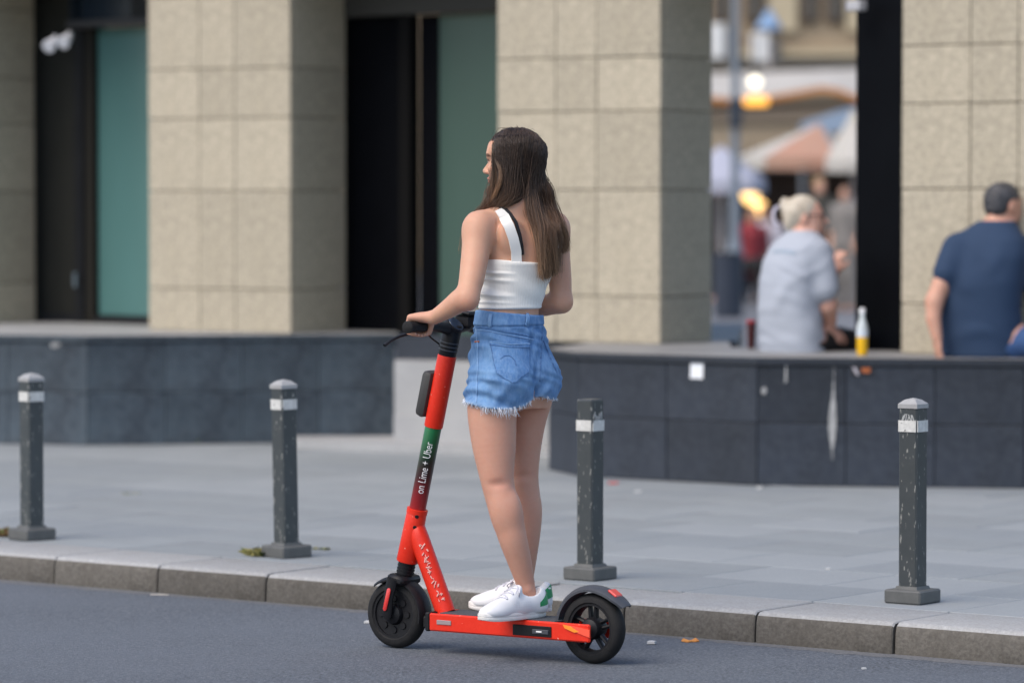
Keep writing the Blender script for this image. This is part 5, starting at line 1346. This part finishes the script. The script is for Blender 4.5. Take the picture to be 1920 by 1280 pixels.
def one_clump(th, phi0, n):
    left = th < R(140) + rng.normal(0, .06)
    clx, cly = rng.normal(0, 1), rng.normal(0, 1)
    fq = (th - R(140)) / R(125) if not left else (th - R(40)) / R(100)
    fq = min(max(fq + rng.normal(0, .10), 0), 1); ln = rng.uniform(0, 1) ** .6
    wav = rng.uniform(0, 6.28)
    for _ in range(n):
        t2 = th + rng.normal(0, .055); ph = phi0 + rng.normal(0, .05); ph = max(.06, ph); j = rng.normal(0, 1, 3) * (2.6 if rng.uniform() < .05 else 1); lift = .004 + .010 * rng.uniform()
        pts = [on_skull(t2, ph, .001)]
        steps = np.arange(ph + .28, 1.75, .30)
        for s_ in steps:
            p = on_skull(t2, s_, lift + .006 * math.sin(s_))
            if p[2] < HC[2] - .055: break
            q_ = p - HC; ff = q_ @ hf
            if on_face(p, .004): p = p - hf * (ff - .034)             # tucked behind the cheek
            pts.append(p)
        k = .0045
        if left:
            fq2 = min(1, max(0, fq + j[2] * .05))
            nx, ny = 924 + 60 * fq2, 350 + 12 * fq2; p = at(nx, ny, 13.80 - .045 * math.sin(math.pi * min(1, fq2)) + .02 * (1 - fq2)); pts.append(p + j * k)
            x3 = 920 + 36 * fq2; p = at(x3, 378 + 5 * fq2, 13.775 + .02 * (1 - fq2)); pts.append(p + j * k * 1.2)
            e0 = at(906 + 24 * fq2 + clx * 3, 395 + cly * 2, 13.80 + .03 * (1 - fq2)); pts.append(e0 + j * k)
            pts.append(at(884 + 16 * fq2 + clx * 4, 425 + cly * 5, 13.88) + j * k)
            if ln > .35: pts.append(at(879 + 18 * fq2 + clx * 4, 450 + 26 * ln + cly * 6, 13.89) + j * k * 1.4)
        else:
            fq2 = min(1, max(0, fq + j[2] * .06)); dp = .012 + .03 * abs(clx) * .5
            pts.append(at(990 + 37 * fq2, 347, 13.80 + .05 * fq2 - .02) + j * k * .6)
            pts.append(back_at(990 + 47 * fq2, 388 , dp, 13.83 + .05 * fq2) + j * k)
            pts.append(back_at(1004 + 49 * fq2 + clx * 2, 430, dp, 13.82 + .06 * fq2) + j * k * 1.1)
            if fq2 < .78:
                pts.append(back_at(1014 + 40 * fq2 + clx * 3.5, 470, dp + .006, 13.80 + .06 * fq2) + j * k * 1.2)
                end = 488 + 36 * ln * (1 - .45 * fq2); pts.append(back_at(1021 + 28 * fq2 + clx * 4 + 3 * math.sin(wav), end, dp + .012, 13.78 + .06 * fq2) + j * k * 1.5)
            else:
                pts.append(at(1050 + 10 * (fq2 - .78) / .22 + clx * 2, 452 + 20 * ln, 13.86) + j * k * 1.3)
        paths.append(spline(pts, 22))
for c in range(N_CL):
    while True:
        th = rng.uniform(R(-180), R(180)); phi0 = math.acos(rng.uniform(-.10, 1.0))
        if not on_face(on_skull(th, phi0)) and on_skull(th, phi0)[2] > HC[2] - .03: break
    one_clump(th if th > R(-75) else th + 2 * math.pi, phi0, 34)
for c in range(60):
    th = R(rng.uniform(58, 84)); one_clump(th, rng.uniform(.35, 1.0), 30)
M_HAIR = hair_mat('brown_hair', (.034, .020, .013), (.105, .057, .032), (.25, .148, .082), .45)
strands('hair', paths, .00062, .00028, M_HAIR, woman)
# a lighter lock that frames the cheek
lock = []
for k in range(70):
    j = rng.normal(0, .0022, 3)
    lock.append(spline([at(925, 268, 13.82) + j * .5, at(926, 285, 13.80) + j, at(931, 302, 13.785) + j, at(938, 320, 13.765) + j * 1.4, at(937, 342, 13.755) + j * 1.8, at(928, 364, 13.77) + j * 2, at(916, 384, 13.80) + j * 2], 22))
for k in range(110):
    j = rng.normal(0, .003, 3); dx = rng.normal(0, 3)
    lock.append(spline([at(925, 270, 13.82) + j * .5, at(925 + dx * .3, 300, 13.80) + j, at(926 + dx, 330, 13.79) + j, at(922 + dx, 356, 13.79) + j * 1.5, at(916 + dx, 376, 13.81) + j * 2, at(908 + dx, 396, 13.84) + j * 2], 22))
strands('face_lock', lock, .0006, .0003, hair_mat('light_brown_hair', (.05, .03, .017), (.19, .105, .055), (.34, .20, .11), .4), woman)
# loose flyaway hairs
fly = []
for k in range(170):
    th = R(rng.uniform(-40, 280)); ph = rng.uniform(.1, .9); p = [on_skull(th, ph, .004)]
    for s_ in range(1, 6): p.append(on_skull(th + rng.normal(0, .05), ph + .22 * s_, .011 + .016 * rng.uniform() ** 2 * math.sin(s_ / 5 * 3.1)))
    fly.append(spline(p, 14))
for k in range(5):
    x0 = rng.uniform(905, 935); fly.append(spline([at(x0 + 10, 256, 13.86), at(x0 + 18, 243 - rng.uniform(0, 3), 13.86), at(x0 + 40, 242 - rng.uniform(0, 3), 13.86), at(x0 + 62, 249, 13.86)], 14))
strands('flyaway_hair', fly, .0004, .0002, M_HAIR, woman)

# ------------------------------------------------------------------ seated pair on the right ledge
def simple_head(F, c, al, s=1.0, k0=0.0):
    hf_, hl_ = facing(al), leftof(al); ax = [hl_, hf_, UPZ]; H = lambda l, f, u: c + (hl_ * l + hf_ * f + UPZ * u) * s
    F.ell(H(0, -.012, .022), np.array((.076, .094, .084)) * s, k0, axes=ax); F.ell(H(0, .03, -.04), np.array((.060, .062, .074)) * s, .03, axes=ax)
    F.cone(H(0, .050, -.096), H(0, .066, -.100), .024 * s, .017 * s, .02); F.cone(H(0, .086, .006), H(0, .112, -.03), .008 * s, .012 * s, .012)
    F.cone(H(-.03, .078, .020), H(.03, .078, .020), .009 * s, .009 * s, .012); F.ell(H(0, .09, -.064), np.array((.02, .012, .011)) * s, .006, axes=ax)
    for sg in (-1, 1): F.ell(H(sg * .076, -.008, -.012), np.array((.010, .020, .032)) * s, .006, axes=ax)
    return H
def small_hand(F, wr, d, up, s=1.0, curl=.5):
    d = np.array(d) / np.linalg.norm(d); up = np.array(up) - d * np.dot(up, d); up /= np.linalg.norm(up); sd = np.cross(d, up)
    F.ell(wr + d * .045, (.048, .040, .016), .012, axes=[d, sd, up])
    for i in range(4):
        o = sd * (.030 - .020 * i); a = wr + d * .082 + o * .95; L = (.038, .043, .040, .032)[i]
        b = a + (d * (1 - curl * .4) - up * curl * .6) * L; c = b + (d * (1 - curl * 1.3) - up * curl * 1.1) * L * .8
        F.chain([a, b, c], [.0105, .0095, .008], .004)
    t0 = wr + d * .02 + sd * .03; F.chain([t0, t0 + d * .03 + sd * .026 - up * .01, t0 + d * .06 + sd * .03 - up * .02], [.014, .011, .009], .008)
def seated(tag_label, Yd, levels, al, headc, head_al, hs, arm_chains, cloth, M_SH, M_TR, skin, hair_fn, legs_, sleeves):
    lo = np.array((min(l[1] for l in levels), 0, 0)); L = []
    for (py, px, a, b, d) in levels: p = at(px, py, Yd + d); L.append((p[2], p[0], p[1], a, b, R(al)))
    zs = [l[0] for l in L]; xs_ = [l[1] for l in L]
    F = Field((min(xs_) - .55, Yd - .45, .28), (max(xs_) + .55, Yd + .95, max(zs) + .36), .0085)
    F.loft(L, .02); H = simple_head(F, headc, R(head_al), hs)
    nb = np.array((L[-1][1], L[-1][2], L[-1][0])) if L[-1][0] > L[0][0] else np.array((L[0][1], L[0][2], L[0][0]))
    F.cone(H(0, -.02, -.06), nb, .058, .062, .03)
    for ch, rd in arm_chains: F.chain([np.array(c) for c in ch], rd, .03)
    for ch, rd in legs_: F.chain([np.array(c) for c in ch], rd, .04)
    cloth['hands'](F)
    body = F.build('person', mat('skin_' + cloth['id'], skin, .55, [(9, .35, tuple(np.array(skin) * (.95, .8, .75)))], sss=.2)); tag(body, tag_label, 'person')
    F2 = Field(F.lo, F.lo + F.n * F.vox, .008)
    F2.loft([(l[0], l[1], l[2], l[3] + .009, l[4] + .012, l[5]) for l in L], .02)
    for ch, rd in sleeves: F2.chain([np.array(c) for c in ch], rd, .045)
    X, Yg, Zg = F2.grid((slice(None),) * 3); F2.d = np.maximum(F2.d, Zg - (nb[2] + .012)).astype(np.float32)
    ctr = np.array((np.mean(xs_), Yd, 0))
    def dsp(V):
        rad = V - ctr; rad[:, 2] = 0; rad /= np.linalg.norm(rad, axis=1)[:, None] + 1e-9; z = V[:, 2]; x = V[:, 0] - ctr[0]
        w = np.zeros(len(V)); r2 = np.random.default_rng(len(V))
        for _ in range(14):
            kx, kz = r2.normal(0, 16), r2.normal(0, 15); ph = r2.uniform(0, 6.28); mx, mz = r2.uniform(-.2, .2), r2.uniform(.85, 1.35)
            w += .0085 * np.maximum(0, np.sin(kx * x + kz * z + ph + 1.5 * np.sin(9 * x + 7 * z + ph))) ** 2 * np.exp(-((x - mx) / .11) ** 2 - ((z - mz) / .13) ** 2)
        return V + rad * w[:, None]
    F2.build('t_shirt', M_SH, body, relax=2, disp=dsp)
    F3 = Field(F.lo, F.lo + F.n * F.vox, .0085)
    low = sorted(L)[:2]; F3.loft([(l[0] - (.02 if i == 0 else .06), l[1], l[2], l[3] + .002, l[4] + .002, l[5]) for i, l in enumerate(low)], .02)
    for ch, rd in legs_: F3.chain([np.array(c) for c in ch], [r + .004 for r in rd], .04)
    F3.build('trousers', M_TR, body, relax=2)
    hair_fn(body, H)
    return body, H
def Pp(px, py, Y): return at(px, py, Y)
# woman in a pale blue T-shirt
M_PALE = mat('pale_blue_cotton', (.37, .40, .455), .85, [(5, .3, (.32, .35, .41))]); M_BLKT = mat('black_trousers', (.010, .010, .012), .8)
Yw = 21.32
def hands_w(F):
    small_hand(F, Pp(1556, 618, Yw + .06), (.75, .45, -.3), (-.1, -.6, .8)); small_hand(F, Pp(1566, 508, Yw + .32), (.25, -.1, .95), (-.6, -.7, .1), curl=.7)
M_BLOND = mat('grey_blonde_hair', (.50, .43, .33), .6, [(30, .6, (.62, .58, .50), (1, 1, .15)), (14, .5, (.30, .25, .20), (1, 1, .2))])
def hair_w(body, H):
    F = Field(np.array(H(0, 0, 0)) - .2, np.array(H(0, 0, 0)) + .2, .005); c = H(0, 0, 0); hf_, hl_ = facing(R(-97)), leftof(R(-97)); ax = [hl_, hf_, UPZ]
    F.ell(H(0, -.022, .030), (.086, .098, .090), .0, axes=ax); F.ell(H(0, -.075, -.010), (.062, .050, .085), .03, axes=ax); F.ell(H(0, -.115, .055), (.03, .028, .05), .02, axes=ax)
    F.ell(H(0, .082, -.034), (.098, .092, .092), .012, axes=ax, op='s'); F.ell(H(-.08, .005, -.05), (.04, .035, .045), .012, axes=ax, op='s')
    n_ = lambda V: V + .0025 * np.sin(V @ np.array((160, 160, 20)))[:, None] * np.array((1, 1, 0)); F.build('hair', M_BLOND, body, relax=2, disp=n_)
    q = MB(); cc = H(0, -.145, .005)
    for a0, w in ((-.9, .03), (.0, .034), (.9, .03)):
        pts = [cc + UPZ * (.05 * math.cos(t)) + np.array((-1, 0, 0)) * (w * math.sin(t)) + hl_ * a0 * .02 for t in np.linspace(0, math.pi, 9)]; q.tube(pts, .008, 8)
    q.build('hair_claw', mat('pale_claw_plastic', (.55, .52, .60), .35), body, smooth=True)
    q = MB(); e = [H(-.082, -.0, .006), H(-.078, .06, .006)]; q.tube(e, .0035, 6); q.tube([H(.078, -.0, .006), H(.074, .06, .006)], .0035, 6)
    for sg in (-1, 1): q.tube([H(sg * .036 + .026 * math.cos(t), .098 - .008 * abs(sg * .036 + .026 * math.cos(t)) / .06, .0 + .019 * math.sin(t)) for t in np.linspace(0, 6.283, 15)], .0022, 6)
    q.tube([H(-.012, .104, .004), H(.012, .104, .004)], .003, 6)
    for sg in (-1, 1): q.tube([H(sg * .062, .095, .005), H(sg * .076, .06, .006)], .0035, 6)
    q.build('glasses', mat('glasses_dark', (.03, .02, .025), .4), body)
sitw, Hw = seated('seated woman in pale blue t-shirt and glasses with grey blonde hair, looking aside', Yw,
    [(664, 1486, .182, .130, .0), (625, 1484, .180, .130, .0), (580, 1478, .168, .124, -.01), (530, 1480, .168, .122, -.01), (490, 1488, .172, .118, .0), (460, 1496, .158, .10, .01), (443, 1502, .11, .078, .03), (432, 1506, .068, .060, .04)],
    -42, Pp(1512, 406, Yw + .04), -97, 1.05,
    [([Pp(1536, 474, Yw - .06), Pp(1545, 520, Yw - .08), Pp(1552, 572, Yw - .06)], [.062, .056, .048]), ([Pp(1552, 572, Yw - .06), Pp(1556, 600, Yw + .02), Pp(1556, 618, Yw + .06)], [.046, .040, .03]),
     ([Pp(1480, 480, Yw + .16), Pp(1535, 560, Yw + .30)], [.055, .045]), ([Pp(1535, 560, Yw + .30), Pp(1566, 508, Yw + .32)], [.042, .028])],
    {'id': 'w', 'hands': hands_w}, M_PALE, M_BLKT, (.64, .36, .27), hair_w,
    [([Pp(1470, 640, Yw + .05), Pp(1575, 636, Yw + .42)], [.088, .062]), ([Pp(1575, 636, Yw + .42), np.array((1.94, 21.86, .38))], [.056, .042]), ([Pp(1515, 640, Yw - .05), Pp(1590, 640, Yw + .28)], [.088, .062]), ([Pp(1590, 640, Yw + .28), np.array((1.93, 21.80, .38))], [.056, .042])],
    [([Pp(1534, 476, Yw - .05), Pp(1541, 505, Yw - .07), Pp(1546, 540, Yw - .08)], [.080, .079, .080]), ([Pp(1480, 480, Yw + .15), Pp(1510, 520, Yw + .22)], [.078, .078])])
sw_b = sitw
q = MB()   # faded print line across her back
fb = [o for o in sw_b.children if o.name.startswith('t_shirt')][0]
bvt = BVHTree.FromPolygons([tuple(v.co) for v in fb.data.vertices], [tuple(p.vertices) for p in fb.data.polygons])
P = on_surface(bvt, [(1450, 472), (1470, 471), (1492, 475)], 3)
if len(P) > 2: ribbon(P, .018, .001, .002).build('back_print', mat('faded_print', (.27, .33, .40), .9), fb)
# man in a navy T-shirt
M_NAVY = mat('navy_cotton', (.013, .034, .078), .85, [(5, .4, (.018, .044, .098))]); M_JEAN = mat('blue_jeans', (.03, .075, .19), .85, [(12, .4, (.045, .10, .24))])
Ym = 20.56
def hands_m(F): small_hand(F, Pp(1757, 634, Ym - .10), (.10, .02, -1.0), (-.9, -.35, -.1), curl=.45)
M_DKHAIR = mat('dark_grey_hair', (.030, .030, .034), .6, [(40, .6, (.11, .11, .12)), (10, .4, (.018, .018, .02))])
def hair_m(body, H):
    F = Field(np.array(H(0, 0, 0)) - .2, np.array(H(0, 0, 0)) + .2, .005); hf_, hl_ = facing(R(-62)), leftof(R(-62)); ax = [hl_, hf_, UPZ]
    F.ell(H(0, -.020, .030), (.085, .101, .088), .0, axes=ax); F.ell(H(0, -.055, -.02), (.070, .055, .055), .03, axes=ax)
    F.ell(H(0, .095, -.040), (.10, .085, .090), .02, axes=ax, op='s'); F.ell(H(-.085, .006, -.025), (.05, .036, .055), .01, axes=ax, op='s'); F.ell(H(.085, .006, -.025), (.05, .036, .055), .01, axes=ax, op='s')
    F.build('hair', M_DKHAIR, body, relax=1, disp=lambda V: V + .002 * np.sin(V @ np.array((210, 170, 190)))[:, None])
seated('seated man in navy t-shirt with greying dark hair, leaning on the ledge', Ym,
    [(668, 1838, .205, .13, .02), (630, 1838, .205, .13, .01), (580, 1836, .212, .128, 0), (530, 1842, .210, .125, -.01), (480, 1850, .212, .118, 0), (450, 1854, .192, .10, .01), (430, 1860, .14, .085, .03), (414, 1870, .085, .07, .04)],
    -22, Pp(1884, 383, Ym + .06), -62, 1.04,
    [([Pp(1790, 464, Ym + .02), Pp(1772, 515, Ym - .03), Pp(1752, 565, Ym - .06)], [.056, .054, .046]), ([Pp(1752, 565, Ym - .06), Pp(1750, 597, Ym - .08), Pp(1757, 634, Ym - .10)], [.044, .042, .029]),
     ([Pp(1925, 470, Ym + .05), Pp(1945, 560, Ym + .02)], [.062, .048]), ([Pp(1945, 560, Ym + .02), Pp(1950, 640, Ym + .10)], [.044, .03])],
    {'id': 'm', 'hands': hands_m}, M_NAVY, M_JEAN, (.55, .30, .21), hair_m,
    [([Pp(1810, 640, Ym + .05), Pp(1960, 636, Ym - .05)], [.092, .070]), ([Pp(1960, 636, Ym - .05), np.array((3.0, 20.2, .84))], [.066, .05]), ([Pp(1870, 640, Ym - .02), Pp(1990, 640, Ym - .16)], [.092, .070]), ([Pp(1990, 640, Ym - .16), np.array((3.1, 19.98, .55))], [.066, .05])],
    [([Pp(1794, 464, Ym + .02), Pp(1782, 492, Ym - .01), Pp(1775, 512, Ym - .03)], [.074, .073, .073]), ([Pp(1925, 470, Ym + .05), Pp(1936, 525, Ym + .03)], [.08, .076])])

# ------------------------------------------------------------------ people far off on the square
def stander(px, Y, h, al, shirt, trous, hairc, label, seat=False):
    base = np.array((px_x(px, Y), Y, PZ)); s = h / 1.72; fa, le = facing(R(al)), leftof(R(al)); up = UPZ
    dz = -.42 if seat else 0.0
    def Q(l, f, u): return base + (le * l + fa * f + up * (u + (dz if u > .8 else 0))) * s
    root_b = Field(base + np.array((-.55, -.6, -.01)), base + np.array((.55, .6, h + .06)), .022)
    simple_head(root_b, Q(0, .01, 1.60), R(al), s); root_b.cone(Q(0, 0, 1.52), Q(0, 0, 1.38), .055 * s, .07 * s, .02)
    tors = [(Q(0, 0, .92), .15), (Q(0, 0, 1.10), .135), (Q(0, 0, 1.32), .15), (Q(0, 0, 1.42), .10)]
    root_b.chain([t[0] for t in tors], [t[1] * s * .85 for t in tors], .03, w=le, fw=1.3)
    arms_ = []
    for sg in (-1, 1): arms_.append(([Q(sg * .20, 0, 1.39), Q(sg * .25, -.02, 1.12), Q(sg * .22, .12 if sg > 0 else .05, .90)], [.055 * s, .045 * s, .032 * s]))
    for a, r_ in arms_: root_b.chain(a, r_, .03)
    for a, r_ in arms_: root_b.ell(a[2] + np.array((0, 0, -.05)), (.035, .03, .06), .02)
    lg = []
    for sg in (-1, 1):
        if seat: lg.append(([Q(sg * .09, 0, .92), Q(sg * .10, .40, .79) + UPZ * (-.26 * s), Q(sg * .10, .42, .08)], [.095 * s, .075 * s, .05 * s]))
        else: lg.append(([Q(sg * .09, 0, .92), Q(sg * .10, .02, .50), Q(sg * .10, -.02, .08)], [.095 * s, .068 * s, .048 * s]))
    for a, r_ in lg: root_b.chain(a, r_, .03); root_b.cone(a[2] + UPZ * -.03 * s, a[2] + fa * .15 * s + UPZ * -.04 * s, .042 * s, .036 * s, .02)
    b = root_b.build('person', mat('skin_far', (.52, .29, .20), .6), None, relax=1); tag(b, label, 'person', 'people on the square')
    F = Field(root_b.lo, root_b.lo + root_b.n * root_b.vox, .022); F.chain([t[0] for t in tors[:3]] + [Q(0, 0, 1.42)], [t[1] * s * .85 + .02 for t in tors], .03, w=le, fw=1.3)
    for a, r_ in arms_: F.chain([a[0], a[1]], [r_[0] + .02, r_[1] + .02], .03)
    F.build('top', shirt, b, relax=1)
    F = Field(root_b.lo, root_b.lo + root_b.n * root_b.vox, .022)
    for a, r_ in lg: F.chain(a, [r_[0] + .02, r_[1] + .02, r_[2] + .018], .03)
    F.build('trousers', trous, b, relax=1)
    F = Field(Q(0, .01, 1.60) - .2, Q(0, .01, 1.60) + .2, .016); ax = [le, fa, UPZ]; F.ell(Q(0, -.02, 1.635), np.array((.088, .10, .09)) * s, 0, axes=ax); F.ell(Q(0, .09, 1.56), np.array((.08, .07, .085)) * s, .015, axes=ax, op='s')
    F.build('hair', hairc, b, relax=1)
C_ = lambda n, c: mat(n, c, .85)
OLI, GRB, DKC, REDC, WHC, TEALC = C_('olive_cloth', (.055, .05, .038)), C_('grey_beige_cloth', (.20, .185, .17)), C_('black_cloth', (.012, .012, .014)), C_('red_cloth', (.28, .035, .045)), C_('white_cloth', (.62, .60, .68)), C_('slate_cloth', (.09, .11, .16))
BRH, DKH = C_('brown_hair_far', (.07, .04, .025)), C_('black_hair_far', (.02, .016, .014))
stander(1536, 49, 1.66, -160, OLI, C_('dark_blue_cloth', (.03, .04, .075)), C_('blond_hair_far', (.30, .2, .1)), 'standing person in an olive top behind the seated woman in pale blue')
stander(1586, 47, 1.55, 140, GRB, GRB, BRH, 'standing person in grey beige clothes beside the black pier')
stander(1352, 51, 1.64, 170, DKC, DKC, DKH, 'standing person dressed in black behind the lamp post')
stander(1408, 51, 1.70, -150, REDC, DKC, DKH, 'person in a red top seated on a bench behind the lamp post', seat=True)
stander(1436, 52, 1.72, 150, WHC, TEALC, BRH, 'person in a white top seated on a bench beside the person in red', seat=True)
bn2 = tag(empty('bench', (px_x(1422, 51.5), 51.5, PZ)), 'plain dark bench under the two seated people in red and white', 'bench')
q = MB(); q.box((0, 0, .41), (1.2, .4, .05), ch=.01); q.build('seat', M_KI, bn2)
for x in (-.5, .5):
    q = MB(); q.box((x, 0, .19), (.06, .36, .38), ch=.01); q.build('leg', M_KI, bn2)
